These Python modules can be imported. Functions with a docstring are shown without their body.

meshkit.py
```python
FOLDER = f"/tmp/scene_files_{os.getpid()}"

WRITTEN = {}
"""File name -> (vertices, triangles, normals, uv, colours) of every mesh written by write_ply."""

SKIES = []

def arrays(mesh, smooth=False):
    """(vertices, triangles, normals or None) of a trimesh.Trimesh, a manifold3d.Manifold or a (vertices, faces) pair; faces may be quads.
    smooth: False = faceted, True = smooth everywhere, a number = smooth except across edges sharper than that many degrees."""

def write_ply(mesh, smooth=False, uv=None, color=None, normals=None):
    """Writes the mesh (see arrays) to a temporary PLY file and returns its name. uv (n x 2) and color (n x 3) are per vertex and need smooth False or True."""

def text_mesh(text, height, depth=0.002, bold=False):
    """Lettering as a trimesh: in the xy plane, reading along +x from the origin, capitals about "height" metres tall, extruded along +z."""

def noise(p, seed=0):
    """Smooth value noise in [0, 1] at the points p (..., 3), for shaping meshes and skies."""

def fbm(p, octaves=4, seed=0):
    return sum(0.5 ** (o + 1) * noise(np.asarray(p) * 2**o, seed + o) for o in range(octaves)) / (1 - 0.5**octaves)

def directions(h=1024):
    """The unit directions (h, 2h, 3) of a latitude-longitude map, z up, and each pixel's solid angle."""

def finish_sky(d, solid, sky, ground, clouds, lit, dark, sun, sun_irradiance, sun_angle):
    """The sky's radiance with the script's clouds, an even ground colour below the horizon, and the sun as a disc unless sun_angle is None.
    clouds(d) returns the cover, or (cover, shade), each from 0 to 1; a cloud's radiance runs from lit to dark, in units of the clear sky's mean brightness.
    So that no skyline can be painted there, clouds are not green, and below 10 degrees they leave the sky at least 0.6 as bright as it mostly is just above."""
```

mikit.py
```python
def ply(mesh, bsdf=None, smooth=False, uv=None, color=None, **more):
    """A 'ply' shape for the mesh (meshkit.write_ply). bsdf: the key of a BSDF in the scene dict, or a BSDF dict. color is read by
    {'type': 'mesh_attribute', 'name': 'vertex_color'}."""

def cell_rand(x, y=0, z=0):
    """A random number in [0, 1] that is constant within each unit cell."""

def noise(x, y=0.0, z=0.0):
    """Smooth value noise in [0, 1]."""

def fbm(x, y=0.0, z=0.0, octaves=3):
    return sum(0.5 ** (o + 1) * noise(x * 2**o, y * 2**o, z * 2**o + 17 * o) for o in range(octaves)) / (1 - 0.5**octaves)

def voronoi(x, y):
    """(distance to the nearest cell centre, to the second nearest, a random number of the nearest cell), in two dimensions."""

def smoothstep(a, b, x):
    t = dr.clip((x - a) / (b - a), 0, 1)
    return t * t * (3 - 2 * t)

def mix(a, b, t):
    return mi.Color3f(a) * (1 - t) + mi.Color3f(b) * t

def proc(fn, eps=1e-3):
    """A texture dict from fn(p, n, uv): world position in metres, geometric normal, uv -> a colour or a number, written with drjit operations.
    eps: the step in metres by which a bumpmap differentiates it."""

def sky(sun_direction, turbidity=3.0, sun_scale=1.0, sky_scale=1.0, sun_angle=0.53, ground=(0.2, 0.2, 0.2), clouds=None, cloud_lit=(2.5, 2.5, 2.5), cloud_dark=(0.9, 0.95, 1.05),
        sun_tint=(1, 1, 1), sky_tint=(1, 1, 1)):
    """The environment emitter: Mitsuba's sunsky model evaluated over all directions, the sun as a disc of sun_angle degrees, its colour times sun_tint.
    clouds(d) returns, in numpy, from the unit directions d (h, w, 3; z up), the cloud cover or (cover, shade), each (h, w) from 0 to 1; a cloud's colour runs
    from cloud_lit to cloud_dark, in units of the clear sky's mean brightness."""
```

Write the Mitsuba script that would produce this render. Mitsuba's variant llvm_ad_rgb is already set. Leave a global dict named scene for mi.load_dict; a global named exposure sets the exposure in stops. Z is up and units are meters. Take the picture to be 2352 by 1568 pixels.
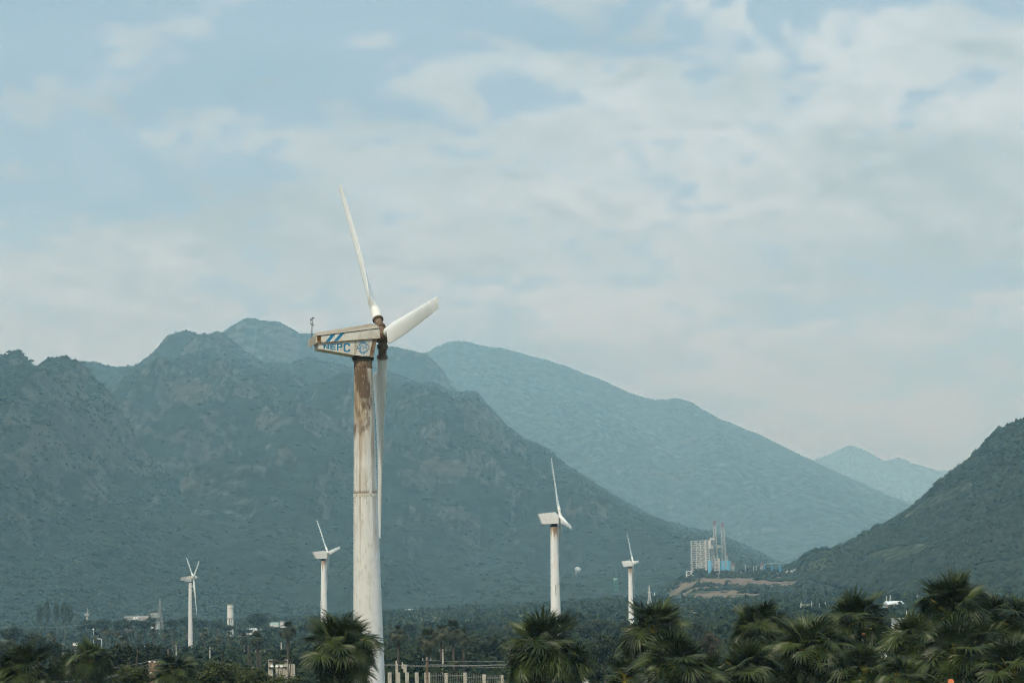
import math, random
import numpy as np, trimesh, drjit as dr, mitsuba as mi, mikit, meshkit
from mikit import noise, fbm, voronoi, smoothstep, mix, cell_rand
T = mi.ScalarTransform4f
scene, labels = {}, {}

# ------------------------------------------------------------------ camera, sky, exposure
CAM = np.array([0.0, 0.0, 11.0])
FOV, PITCH, ROLL = 23.9, math.radians(6.224), math.radians(1.2)
FPX = 1176 / math.tan(math.radians(FOV / 2))
_r0, _u0 = np.array([1, 0, 0.]), np.array([0, -math.sin(PITCH), math.cos(PITCH)])
FWD = np.array([0, math.cos(PITCH), math.sin(PITCH)])
RGT = math.cos(ROLL) * _r0 - math.sin(ROLL) * _u0
UPV = math.cos(ROLL) * _u0 + math.sin(ROLL) * _r0
HAZE = 1.34e-4
scene['haze_air'] = {'type': 'homogeneous', 'albedo': {'type': 'rgb', 'value': [0.89, 0.96, 0.985]},
                     'sigma_t': {'type': 'rgb', 'value': [HAZE * 0.53, HAZE * 0.90, HAZE * 1.10]}}
scene['camera'] = {'type': 'perspective', 'fov': FOV, 'fov_axis': 'x', 'near_clip': 1.0, 'far_clip': 40000.0,
                   'to_world': T().look_at(origin=CAM.tolist(), target=(CAM + FWD * 100).tolist(), up=UPV.tolist()),
                   'medium': {'type': 'ref', 'id': 'haze_air'}}

CLOUD_BLOBS = [  # (azimuth, elevation, half width, half height in degrees, amount): the banks of cloud in this part of the sky
    (-9.8, 13.3, 3.2, 0.9, .34), (-4.4, 11.2, 3.4, 1.1, .26), (-3.2, 12.2, 2.4, .8, .10), (2.8, 11.6, 3.2, .9, .30), (7.0, 11.2, 4.5, 1.3, .30), (10.0, 13.3, 3.2, 1.3, .22),
    (2.0, 9.9, 4.5, .9, .18), (9.0, 9.2, 4.5, 1.6, .22), (-9.5, 8.6, 4.5, .8, .30), (-2.6, 8.7, 2.5, .5, .18), (4.0, 8.8, 4.0, .7, .22),
    (-6.0, 7.0, 6.0, 1.0, .22), (4.0, 7.0, 7.0, 1.0, .20), (0, 4.5, 14., 1.6, .16),
    (-10.2, 10.9, 2.6, 1.1, -.34), (-1.0, 13.6, 5.0, .9, -.26), (4.8, 13.0, 1.8, .8, -.22), (1.2, 9.2, 2.2, .35, -.16), (-5.5, 9.9, 2.6, .5, -.08), (-9.6, 9.6, 3.0, .4, -.16), (11.3, 11.9, .9, .6, -.25)]


def clouds(d):
    x, y, z = d[..., 0], d[..., 1], np.maximum(d[..., 2], 0)
    az, el = np.degrees(np.arctan2(x, y)), np.degrees(np.arcsin(np.clip(z, 0, 1)))
    k = 1 / (z + 0.10)
    qx, qy = x * k, y * k
    qx, qy = qx + 0.10 * qy, qy * 1.15 - 0.16 * qx
    wob = meshkit.fbm(np.stack([qx * 2.5, qy * 2.5, qx * 0 + 9], -1), 4, 5) - .5
    a = meshkit.fbm(np.stack([qx * 3.4 + wob * 1.3, qy * 2.4 + wob * 1.3, qx * 0 + 3], -1), 7, 11)
    b = meshkit.fbm(np.stack([qx * 11 + wob * 4, qy * 6.5 + wob * 3, qx * 0 + 7], -1), 5, 23)
    des = 0
    for ca, ce, sa, se, am in CLOUD_BLOBS:
        des = des + am * np.exp(-(((az - ca) / sa) ** 2 + ((el - ce) / se) ** 2))
    c = meshkit.fbm(np.stack([qx * 25 + wob * 9, qy * 13 + wob * 7, qx * 0 + 2], -1), 4, 41)
    v = (a - .5) * 1.6 + (b - .5) * 1.35 + (c - .5) * .9 + des * 1.0 + .40
    cover = np.clip((v - .22) / .52, 0, 1)
    cover = cover * cover * (3 - 2 * cover)
    shade = np.clip(.32 + 1.7 * (meshkit.fbm(np.stack([qx * 3.2 + wob, qy * 3 + .12 + wob, qx * 0 + 5], -1), 5, 31) - .5) + 1.2 * (c - .5) + .9 * (b - .5), 0, 1)
    return .27 + .71 * cover, shade


SUN = np.array([-0.26, -0.58, 0.78])
scene['sky'] = mikit.sky(SUN, turbidity=5, sun_scale=0.74, sky_scale=1.2, sun_angle=3.0, clouds=clouds, cloud_lit=(1.60, 1.92, 2.06), cloud_dark=(1.00, 1.30, 1.46),
                         ground=(.12, .13, .11), sky_tint=(.90, 1.03, .99), sun_tint=(.84, .95, 1.0))
exposure = 1.74


# ------------------------------------------------------------------ helpers
def at(x, y, D):
    """the point D metres ahead that the photograph (2352 pixels wide) shows at x, y"""
    d = FWD + (x - 1176) / FPX * RGT + (784 - y) / FPX * UPV
    return CAM + d * D / d[1]


def sst(a, b, x):
    t = np.clip((np.asarray(x, float) - a) / (b - a), 0, 1)
    return t * t * (3 - 2 * t)


def gz(x, y):
    x, y = np.asarray(x, float), np.asarray(y, float)
    s = sst(250, 900, y)
    return np.clip(.035 * x, -8, 8) * s + 9 * sst(950, 1900, y) + 1.2 * s * (meshkit.noise(np.stack([x / 60, y / 60, x * 0], -1), 3) - .5)


_count = {}


def new(name):
    n = _count.get(name, 0)
    _count[name] = n + 1
    return name if n == 0 else f'{name}_{n:03d}'


def tag(key, label, cat=None, group=None, kind=None):
    d = {'label': label}
    if cat: d['category'] = cat
    if group: d['group'] = group
    if kind: d['kind'] = kind
    labels[key] = d
    return key


def thing(name, label, cat, group=None):
    return tag(new(name), label, cat, group)


def put(key, mesh, bsdf, smooth=False, tw=None, uv=None):
    scene[key] = mikit.ply(mesh, bsdf, smooth=smooth, uv=uv)
    if tw is not None: scene[key]['to_world'] = T(np.asarray(tw).tolist())
    return key


def part(parent, name, mesh, bsdf, smooth=False, tw=None, uv=None):
    return put(new(parent + '__' + name), mesh, bsdf, smooth, tw, uv)


_cache = {}


def reuse(parent, name, cid, mesh_fn, bsdf, tw, smooth=False):
    """a part that shares one mesh with its likes"""
    if (cid, bsdf) not in _cache:
        _cache[(cid, bsdf)] = mikit.ply(mesh_fn(), bsdf, smooth=smooth)
    k = new(parent + '__' + name)
    scene[k] = {**_cache[(cid, bsdf)], 'to_world': T(np.asarray(tw).tolist())}
    return k


def cat_(ms):
    vs, fs, n = [], [], 0
    for m in ms:
        v, f = (m.vertices, m.faces) if hasattr(m, 'faces') else m
        v, f = np.asarray(v, float), np.asarray(f, int)
        if f.shape[1] == 4: f = np.vstack([f[:, [0, 1, 2]], f[:, [0, 2, 3]]])
        vs.append(v); fs.append(f + n); n += len(v)
    return np.vstack(vs), np.vstack(fs)


BOXF = np.array([[0, 1, 3, 2], [4, 6, 7, 5], [0, 4, 5, 1], [2, 3, 7, 6], [0, 2, 6, 4], [1, 5, 7, 3]])


def box(lo, hi):
    v = np.array([[x, y, z] for x in (lo[0], hi[0]) for y in (lo[1], hi[1]) for z in (lo[2], hi[2])], float)
    return v, BOXF


def bar(p, q, w, h=None, up=(0, 0, 1)):
    p, q = np.asarray(p, float), np.asarray(q, float)
    h = h or w
    t = q - p
    L = np.linalg.norm(t); t = t / L
    u = np.asarray(up, float)
    if abs(t @ u) > .95: u = np.array([0, 1, 0.])
    a = np.cross(t, u); a /= np.linalg.norm(a)
    b = np.cross(t, a)
    v = np.array([p + i * L * t + j * w / 2 * a + k * h / 2 * b for i in (0, 1) for j in (-1, 1) for k in (-1, 1)])
    return v, BOXF


def rod(p, q, r0, r1=None, n=8, cap=True):
    p, q = np.asarray(p, float), np.asarray(q, float)
    r1 = r0 if r1 is None else r1
    t = (q - p) / np.linalg.norm(q - p)
    a = np.cross(t, [0, 0, 1] if abs(t[2]) < .9 else [1, 0, 0]); a /= np.linalg.norm(a)
    b = np.cross(t, a)
    g = np.arange(n) * 2 * np.pi / n
    ring = np.cos(g)[:, None] * a + np.sin(g)[:, None] * b
    v = np.vstack([p + r0 * ring, q + r1 * ring, [p], [q]])
    i = np.arange(n); j = (i + 1) % n
    f = [np.stack([i, j, j + n], 1), np.stack([i, j + n, i + n], 1)]
    if cap: f += [np.stack([j, i, i * 0 + 2 * n], 1), np.stack([i + n, j + n, i * 0 + 2 * n + 1], 1)]
    return v, np.vstack(f)


def lathe(prof, n=32):
    """profile [(radius, z)] turned about z"""
    pr = np.asarray(prof, float)
    g = np.arange(n) * 2 * np.pi / n
    v = np.stack([pr[:, None, 0] * np.cos(g), pr[:, None, 0] * np.sin(g), np.repeat(pr[:, 1:2], n, 1)], -1).reshape(-1, 3)
    i, j = np.meshgrid(np.arange(len(pr) - 1), np.arange(n), indexing='ij')
    a, b = (i * n + j).ravel(), (i * n + (j + 1) % n).ravel()
    return v, np.stack([a, b, b + n, a + n], 1)


def prism(poly, lo, hi):
    """polygon (u, w) extruded along the middle axis: points (u, s, w)"""
    from shapely.geometry import Polygon
    m = trimesh.creation.extrude_polygon(Polygon(poly), hi - lo, engine='earcut')
    v = np.asarray(m.vertices)
    return np.stack([v[:, 0], v[:, 2] + lo, v[:, 1]], 1), np.asarray(m.faces)[:, ::-1]


def frame(o, x, y, z, s=1.0):
    m = np.eye(4)
    m[:3, 0], m[:3, 1], m[:3, 2], m[:3, 3] = np.asarray(x) * s, np.asarray(y) * s, np.asarray(z) * s, o
    return m


# ------------------------------------------------------------------ materials
def bs(name, color, rough=.6, spec=.3, two=False, **more):
    col = mikit.proc(color) if callable(color) else {'type': 'rgb', 'value': list(color)}
    b = {'type': 'principled', 'base_color': col, 'roughness': rough, 'specular': spec, **more}
    scene[name] = {'type': 'twosided', 'bsdf': b} if two else b


def c_ground(p, n, uv):
    a, b = fbm(p.x / 22, p.y / 22, 1., 4), fbm(p.x / 5, p.y / 5, 4., 3)
    g = mix((.050, .062, .030), (.105, .100, .060), smoothstep(.4, .65, a))
    return mix(g, (.17, .13, .085), smoothstep(.62, .75, b * .6 + a * .4))


def c_mountain(p, n, uv):
    a = fbm(p.x / 90, p.y / 120, p.z / 70, 5)
    b = fbm(p.x / 14, p.y / 22, p.z / 12, 3)
    veg = mix((.011, .018, .014), (.021, .030, .021), smoothstep(.2, .8, b))
    rock = mix((.07, .064, .056), (.16, .145, .125), b)
    st = 1 - n.z
    m = smoothstep(.58, .74, a * .62 + b * .16 + .85 * st) * smoothstep(30, 160, p.z)
    return mix(veg, rock, m * (.18 + .34 * b))


def c_forest(p, n, uv):
    a = fbm(p.x / 130, p.y / 150, p.z / 110, 4)
    b = fbm(p.x / 26, p.y / 36, p.z / 24, 3)
    c = mix((.011, .018, .014), (.026, .036, .023), smoothstep(.2, .8, b))
    return mix(c, (.075, .07, .06), .45 * smoothstep(.62, .74, a * .7 + b * .3))


def c_near_hill(p, n, uv):
    a = fbm(p.x / 60, p.y / 60, p.z / 40, 4)
    b = fbm(p.x / 7, p.y / 7, p.z / 6, 3)
    veg = mix((.014, .023, .014), (.036, .044, .024), smoothstep(.3, .7, b))
    rock = mix((.11, .085, .06), (.22, .17, .12), b)
    return mix(veg, rock, smoothstep(.60, .70, a * .7 + b * .3))


def c_knoll(p, n, uv):
    a = fbm(p.x / 26, p.y / 26, p.z / 9, 4)
    b = fbm(p.x / 3, p.y / 3, p.z / 2, 3)
    e = mix((.080, .063, .052), (.145, .116, .096), b)
    e = mix(e, (.125, .10, .070), smoothstep(.5, .7, a))
    veg = mix((.022, .034, .018), (.052, .060, .030), b)
    return mix(veg, e, smoothstep(.44, .54, a * .8 + b * .2 + .10 * smoothstep(14, 30, p.z)) * smoothstep(4, 8, p.z) * (1 - smoothstep(212, 236, p.x)))


def c_foliage(lo, hi, s):
    def fn(p, n, uv):
        return mix(lo, hi, smoothstep(.25, .75, fbm(p.x / s, p.y / s, p.z / s, 3)))
    return fn


def c_tower(p, n, uv):
    """uv: angle (1 = a turn, 0 towards the camera) and metres below the tower's top"""
    a, t = uv.x, uv.y
    gr = fbm(a * 24, t * .9, 3., 4)
    st = fbm(a * 9, t * .34, 8., 4)
    bl = fbm(a * 10, t * 1.1, 2., 4)
    al = a + .16 * (fbm(a * 9, t * .55, 6., 4) - .5) + .05 * (gr - .5)
    base = mix((.70, .69, .65), (.77, .78, .78), smoothstep(.0, .14, a + .06 * (gr - .5)))
    base = mix(base, (.50, .44, .34), .55 * smoothstep(.50, .72, gr) * (1 - smoothstep(7, 17, t)))
    base = mix(base, (.50, .43, .32), .65 * (1 - smoothstep(2.5, 8, t)))
    left = 1 - smoothstep(.0, .22, al)
    tan = smoothstep(.34, .74, st * .50 + gr * .3 + left * .34 - t * .046)
    c = mix(base, (.36, .27, .165), .8 * tan)
    rust = smoothstep(.48, .70, bl * .75 + gr * .25 + .20 * left - t * .045)
    c = mix(c, (.10, .055, .030), .9 * rust * (1 - smoothstep(5, 9, t)))
    run = smoothstep(.60, .70, noise(a * 46, t * .12, 4.) * .8 + gr * .3) * (1 - smoothstep(8, 15, t))
    c = mix(c, (.22, .16, .10), .5 * run)
    sp = smoothstep(.68, .76, noise(a * 26, t * 2.2, 5.) * .6 + noise(a * 60, t * 4.5, 9.) * .4)
    c = mix(c, (.40, .37, .30), .32 * sp)
    band = smoothstep(.22, .0, dr.abs(t - 8.78)) * smoothstep(.35, .6, noise(a * 14, 1., 3.) + .45 * left)
    return mix(c, (.16, .11, .065), .8 * band)


def c_tower_far(p, n, uv):
    a, t = uv.x, uv.y
    gr, bl = fbm(a * 26, t * .22 + p.x * .01, p.x * .02, 3), fbm(a * 9, t * .5, p.x * .05, 3)
    c = mix((.78, .78, .75), (.84, .84, .82), gr)
    r = smoothstep(.40, .66, gr * .8 + .34 - t * .12) + smoothstep(.64, .72, gr) * .35 * (1 - smoothstep(4, 16, t))
    c = mix(c, (.42, .27, .14), .85 * dr.minimum(r, 1))
    c = mix(c, (.20, .10, .05), .7 * smoothstep(.55, .7, bl + .25 - t * .13))
    low = smoothstep(.6, .0, t - 19.2) * smoothstep(19.15, 19.25, t)
    return mix(c, (.36, .24, .14), .7 * low * smoothstep(.3, .6, gr))


def c_cream(p, n, uv):
    a, b = fbm(p.x * 1.3, p.y * 1.3, p.z * 1.3, 4), fbm(p.x * 7, p.y * 7, p.z * 1.1, 3)
    c = mix((.58, .55, .47), (.73, .71, .64), smoothstep(.3, .65, a))
    return mix(c, (.34, .27, .18), .55 * smoothstep(.56, .72, b))


def c_roofing(p, n, uv):
    b = fbm(p.x * 5, p.y * 5, p.z * 2, 3)
    return mix((.33, .30, .25), (.42, .385, .32), b)


def c_rust(p, n, uv):
    a, b = fbm(p.x * 3, p.y * 3, p.z * 3, 4), fbm(p.x * 16, p.y * 16, p.z * 6, 3)
    c = mix((.13, .085, .055), (.30, .22, .15), smoothstep(.3, .7, a))
    return mix(c, (.085, .05, .032), smoothstep(.5, .7, b))


def c_rust_patch(p, n, uv):
    b = fbm(p.x * 6, p.y * 6, p.z * 3, 3)
    return mix((.12, .055, .02), (.36, .22, .11), smoothstep(.35, .65, b))


def c_blade(p, n, uv):
    a = fbm(p.x * .7, p.y * .7, p.z * .7, 4)
    return mix((.76, .76, .73), (.84, .84, .82), a)


def c_white(p, n, uv):
    a, b = fbm(p.x * 1.1, p.y * 1.1, p.z * .5, 4), fbm(p.x * 6, p.y * 6, p.z * 1.5, 3)
    c = mix((.72, .72, .69), (.80, .80, .78), a)
    return mix(c, (.50, .45, .37), .5 * smoothstep(.58, .74, b))


def c_concrete(p, n, uv):
    a, b = fbm(p.x * 1.5, p.y * 1.5, p.z * .8, 4), fbm(p.x * 9, p.y * 9, p.z * 3, 3)
    c = mix((.36, .335, .28), (.52, .49, .42), a)
    return mix(c, (.18, .16, .13), .6 * smoothstep(.60, .75, b))


def c_palm(p, n, uv):
    a = fbm(p.x * 1.1, p.y * 1.1, p.z * 1.1, 2)
    return mix((.011, .022, .005), (.054, .076, .018), smoothstep(.25, .75, a))


def c_bark(p, n, uv):
    b = fbm(p.x * 5, p.y * 5, p.z * 9, 3)
    return mix((.05, .042, .034), (.12, .10, .08), b)


bs('ground_soil', c_ground, .95, .1)
bs('mountain_rock', c_mountain, .95, .05)
bs('mountain_forested', c_forest, .95, .05)
bs('hill_scrub', c_near_hill, .95, .05)
bs('knoll_earth', c_knoll, .95, .05)
bs('leaf_hill', c_foliage((.013, .021, .015), (.028, .038, .024), 9), .9, .1)
bs('leaf_dark', c_foliage((.012, .021, .010), (.036, .046, .019), 2.2), .7, .25, two=True)
bs('leaf_olive', c_foliage((.018, .026, .013), (.048, .054, .027), 3.0), .75, .2, two=True)
bs('leaf_near', c_foliage((.012, .024, .005), (.062, .076, .012), .8), .55, .35, two=True)
bs('leaf_scrub', c_foliage((.010, .019, .007), (.034, .046, .017), 7.0), .85, .15, two=True)
bs('leaf_dry', c_foliage((.045, .040, .028), (.10, .085, .058), 3.0), .85, .15, two=True)
bs('palm_leaf', c_palm, .45, .35, two=True)
bs('palm_leaf_far', c_foliage((.024, .034, .018), (.075, .080, .042), 1.5), .6, .3, two=True)
bs('palm_stalk', (.42, .35, .06), .5, .4, two=True)
bs('palm_dead', c_foliage((.15, .085, .045), (.36, .24, .15), .6), .8, .2, two=True)
bs('bark', c_bark, .9, .1)
bs('tower_steel', c_tower, .55, .35)
bs('tower_white', c_tower_far, .5, .35)
bs('tower_grey', (.66, .665, .65), .5, .35)
bs('cream_panel', c_cream, .5, .35)
bs('roof_panel', c_roofing, .6, .3)
bs('rust_steel', c_rust, .7, .3)
bs('rust_patch', c_rust_patch, .8, .2)
bs('blade_gel', c_blade, .32, .45)
bs('white_paint', c_white, .5, .35)
bs('dark_metal', (.045, .038, .032), .6, .3)
bs('blue_paint', (.018, .20, .40), .5, .35)
bs('concrete', c_concrete, .9, .15)
bs('white_wall', (.74, .73, .68), .8, .2)
bs('grey_wall', (.36, .36, .34), .8, .2)
bs('pale_roof', (.62, .68, .68), .5, .3)
bs('tile_roof', (.22, .20, .18), .8, .2)
bs('green_roof', (.28, .44, .38), .6, .3)
bs('steel_pale', (.60, .59, .55), .6, .3)
bs('steel_grey', (.27, .28, .27), .6, .3)
bs('steel_blue', (.09, .30, .47), .5, .35)
bs('steel_red', (.27, .085, .07), .6, .3)
bs('steel_green', (.03, .20, .14), .6, .3)
bs('cyan_tank', (.16, .47, .66), .45, .35)
bs('pink_wall', (.46, .36, .29), .8, .2)
bs('wire', (.30, .30, .29), .5, .3)
bs('orange_paint', (.80, .24, .09), .6, .3)
bs('dark_opening', (.03, .03, .03), .9, .1)

# ------------------------------------------------------------------ the ground and the hills
def grid(X, Y, Z):
    ny, nx = X.shape
    i, j = np.meshgrid(np.arange(ny - 1), np.arange(nx - 1), indexing='ij')
    a = (i * nx + j).ravel()
    return np.stack([X, Y, Z], -1).reshape(-1, 3), np.stack([a, a + 1, a + nx + 1, a + nx], 1)


gx = np.unique(np.concatenate([np.arange(-16800, -599, 400), np.arange(-600, 601, 12), np.arange(600, 16801, 400)])).astype(float)
gy = np.unique(np.concatenate([np.arange(-16800, 1, 400), np.arange(0, 2001, 12), np.arange(2000, 16801, 400)])).astype(float)
X, Y = np.meshgrid(gx, gy)
put('ground', grid(X, Y, gz(X, Y)), 'ground_soil', smooth=True)
tag('ground', 'flat scrub covered plain below the mountains', kind='structure')


def N(x, y, s, octv, seed):
    return meshkit.fbm(np.stack([x / s[0], y / s[1], x * 0 + 1.5], -1), octv, seed)


RNG = np.random.default_rng(7)
HILLS = {}


def hill(name, label, prof, Dr, Df, Db, bsdf, dx, dyf, seed, pw=1.3, spur=260., rough=.16, fine=5., ridge_wob=120., flat=None):
    q = np.array([at(x, y, 1.0) - CAM for x, y in prof])
    ui, ei = q[:, 0], q[:, 2]
    xs = np.arange(ui[0] * Dr, ui[-1] * Dr + dx, dx)
    yf = np.arange(Df - 150, Dr, dyf)
    ys = np.concatenate([yf, Dr + np.concatenate([np.arange(0, 60, dyf / 2), np.linspace(60, Db - Dr, 8)])])
    X, Y = np.meshgrid(xs, ys)
    ridge = 1 - np.abs(2 * N(xs, xs * 0, (420, 1), 3, seed) - 1)
    yr = Dr + ridge_wob * (N(xs, xs * 0, (300, 1), 3, seed + 1) - .5)
    zr = CAM[2] + np.interp(xs / yr, ui, ei) * yr + fine * 1.1 * (N(xs, xs * 0, (26, 1), 3, seed + 2) - .5)
    df = Df + spur * (1 - ridge)
    t = np.clip((Y - df) / (yr - df), 0, 1)
    base = gz(X, np.minimum(Y, 1900.)) - 6
    warp = N(X, Y, (160, 260), 4, seed + 3) - .5
    rid = 1 - np.abs(2 * N(X + 60 * warp, Y, (190, 520), 4, seed + 4) - 1)
    tt = np.clip(t + .12 * (N(X, Y, (330, 420), 3, seed + 6) - .5) * np.sin(np.pi * t), 0, 1)
    Z = base + (zr - base) * tt ** pw
    env = np.sin(np.pi * np.clip(t, 0, 1)) ** .8
    hh = np.maximum(zr - base, 0)
    big = 1 - np.abs(2 * N(X + 160 * warp, Y, (520, 1500), 3, seed + 8) - 1)
    Z = Z + env * hh * rough * (rid - .62) + env * hh * rough * 1.3 * (big - .7) + np.clip(t * 6, 0, 1) * fine * 1.6 * (N(X, Y, (max(34, 5 * dx), max(40, 6 * dyf)), 4, seed + 5) - .5)
    lim = CAM[2] + np.interp(X / Y, ui, ei) * Y - 1.5 - (1 - t) * 25
    front = Y < yr - dyf
    Z = np.where(front, np.minimum(Z, np.maximum(lim, base - 2)), Z)
    back = Y > yr + 1
    Z = np.where(back, zr - (zr - base) * np.clip((Y - yr) / (Db - Dr), 0, 1) ** 1.2 + 0 * Z, Z)
    if flat: Z = flat(X, Y, Z)
    v, f = grid(X, Y, Z)
    put(name, (v, f), bsdf, smooth=True)
    tag(name, label, kind='structure')
    HILLS[name] = (X, Y, Z, dx)


hill('far_hill', 'faint farthest blue hills between the mountain and the right hill',
     [(1700, 1150), (1800, 1090), (1870, 1055), (1905, 1040), (1950, 1020), (1975, 1027), (2000, 1040), (2030, 1058), (2060, 1050), (2080, 1055), (2100, 1065), (2150, 1078), (2200, 1081), (2300, 1120), (2420, 1170)],
     16500, 13500, 17200, 'mountain_forested', 28, 90, 5, fine=14.)
hill('far_mountain', 'hazy blue mountain whose long ridge falls to the right',
     [(600, 900), (800, 850), (900, 820), (983, 807), (1005, 793), (1030, 785), (1060, 782), (1100, 790), (1150, 798), (1200, 812), (1250, 825), (1300, 840), (1350, 860), (1400, 880), (1450, 902), (1500, 918), (1530, 917), (1560, 914), (1590, 925),
      (1650, 960), (1750, 1000), (1850, 1050), (1950, 1095), (2050, 1140), (2110, 1160), (2250, 1220), (2420, 1290)],
     10000, 6000, 12000, 'mountain_forested', 12, 34, 15, pw=1.25, rough=.15, fine=7., spur=500)
hill('back_mountain', 'hazy double peak behind the main mountain mass',
     [(380, 860), (460, 790), (500, 766), (530, 745), (555, 731), (570, 727), (590, 731), (620, 737), (640, 737), (660, 747), (690, 766), (720, 764), (760, 770), (820, 780), (885, 791), (950, 801), (983, 811), (1010, 838), (1040, 882), (1080, 930), (1200, 1060), (1300, 1160)],
     6600, 5500, 7800, 'mountain_rock', 9, 26, 25, fine=10.)
hill('central_mountain', 'broad blue green mountain with rocky crags behind the turbines',
     [(100, 900), (140, 850), (170, 831), (200, 832), (230, 836), (260, 841), (300, 845), (330, 830), (360, 800), (385, 775), (410, 761), (430, 759), (455, 768), (480, 768), (500, 760), (515, 763), (540, 788), (590, 822), (610, 835), (640, 830), (665, 836), (700, 822), (740, 828), (800, 842),
      (850, 845), (885, 848), (930, 865), (965, 880), (1000, 878), (1030, 900), (1060, 903), (1095, 899), (1130, 940), (1165, 975), (1200, 1005), (1240, 1020), (1260, 1030), (1300, 1065), (1350, 1098), (1400, 1130), (1480, 1175), (1560, 1205), (1640, 1222),
      (1720, 1255), (1760, 1275), (1860, 1320), (2000, 1370)],
     5100, 2200, 5900, 'mountain_rock', 7, 14, 35, pw=1.3, rough=.36, fine=9., spur=600)
hill('left_mountain', 'darker craggy spur of mountain at the left edge',
     [(-120, 850), (-40, 835), (0, 820), (15, 818), (28, 808), (40, 804), (52, 810), (62, 824), (85, 842), (105, 826), (150, 818), (185, 828), (215, 866), (245, 893), (270, 930), (285, 955), (330, 1030), (380, 1085), (430, 1125), (480, 1165), (560, 1215), (650, 1265), (760, 1310), (900, 1370)],
     3150, 1900, 3700, 'mountain_rock', 5, 11, 45, pw=1.3, rough=.34, fine=7., spur=300)
hill('right_hill', 'dark green scrub covered hill rising to the right edge',
     [(1780, 1330), (1900, 1272), (1960, 1246), (2040, 1205), (2075, 1186), (2100, 1166), (2135, 1140), (2150, 1130), (2200, 1082), (2240, 1052), (2280, 1016), (2300, 996), (2330, 984), (2352, 975), (2420, 955), (2520, 930)],
     2050, 1080, 2600, 'hill_scrub', 4, 9, 55, pw=1.15, rough=.12, fine=3.5, spur=160, ridge_wob=60)


def plateau(X, Y, Z):
    return Z


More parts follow.
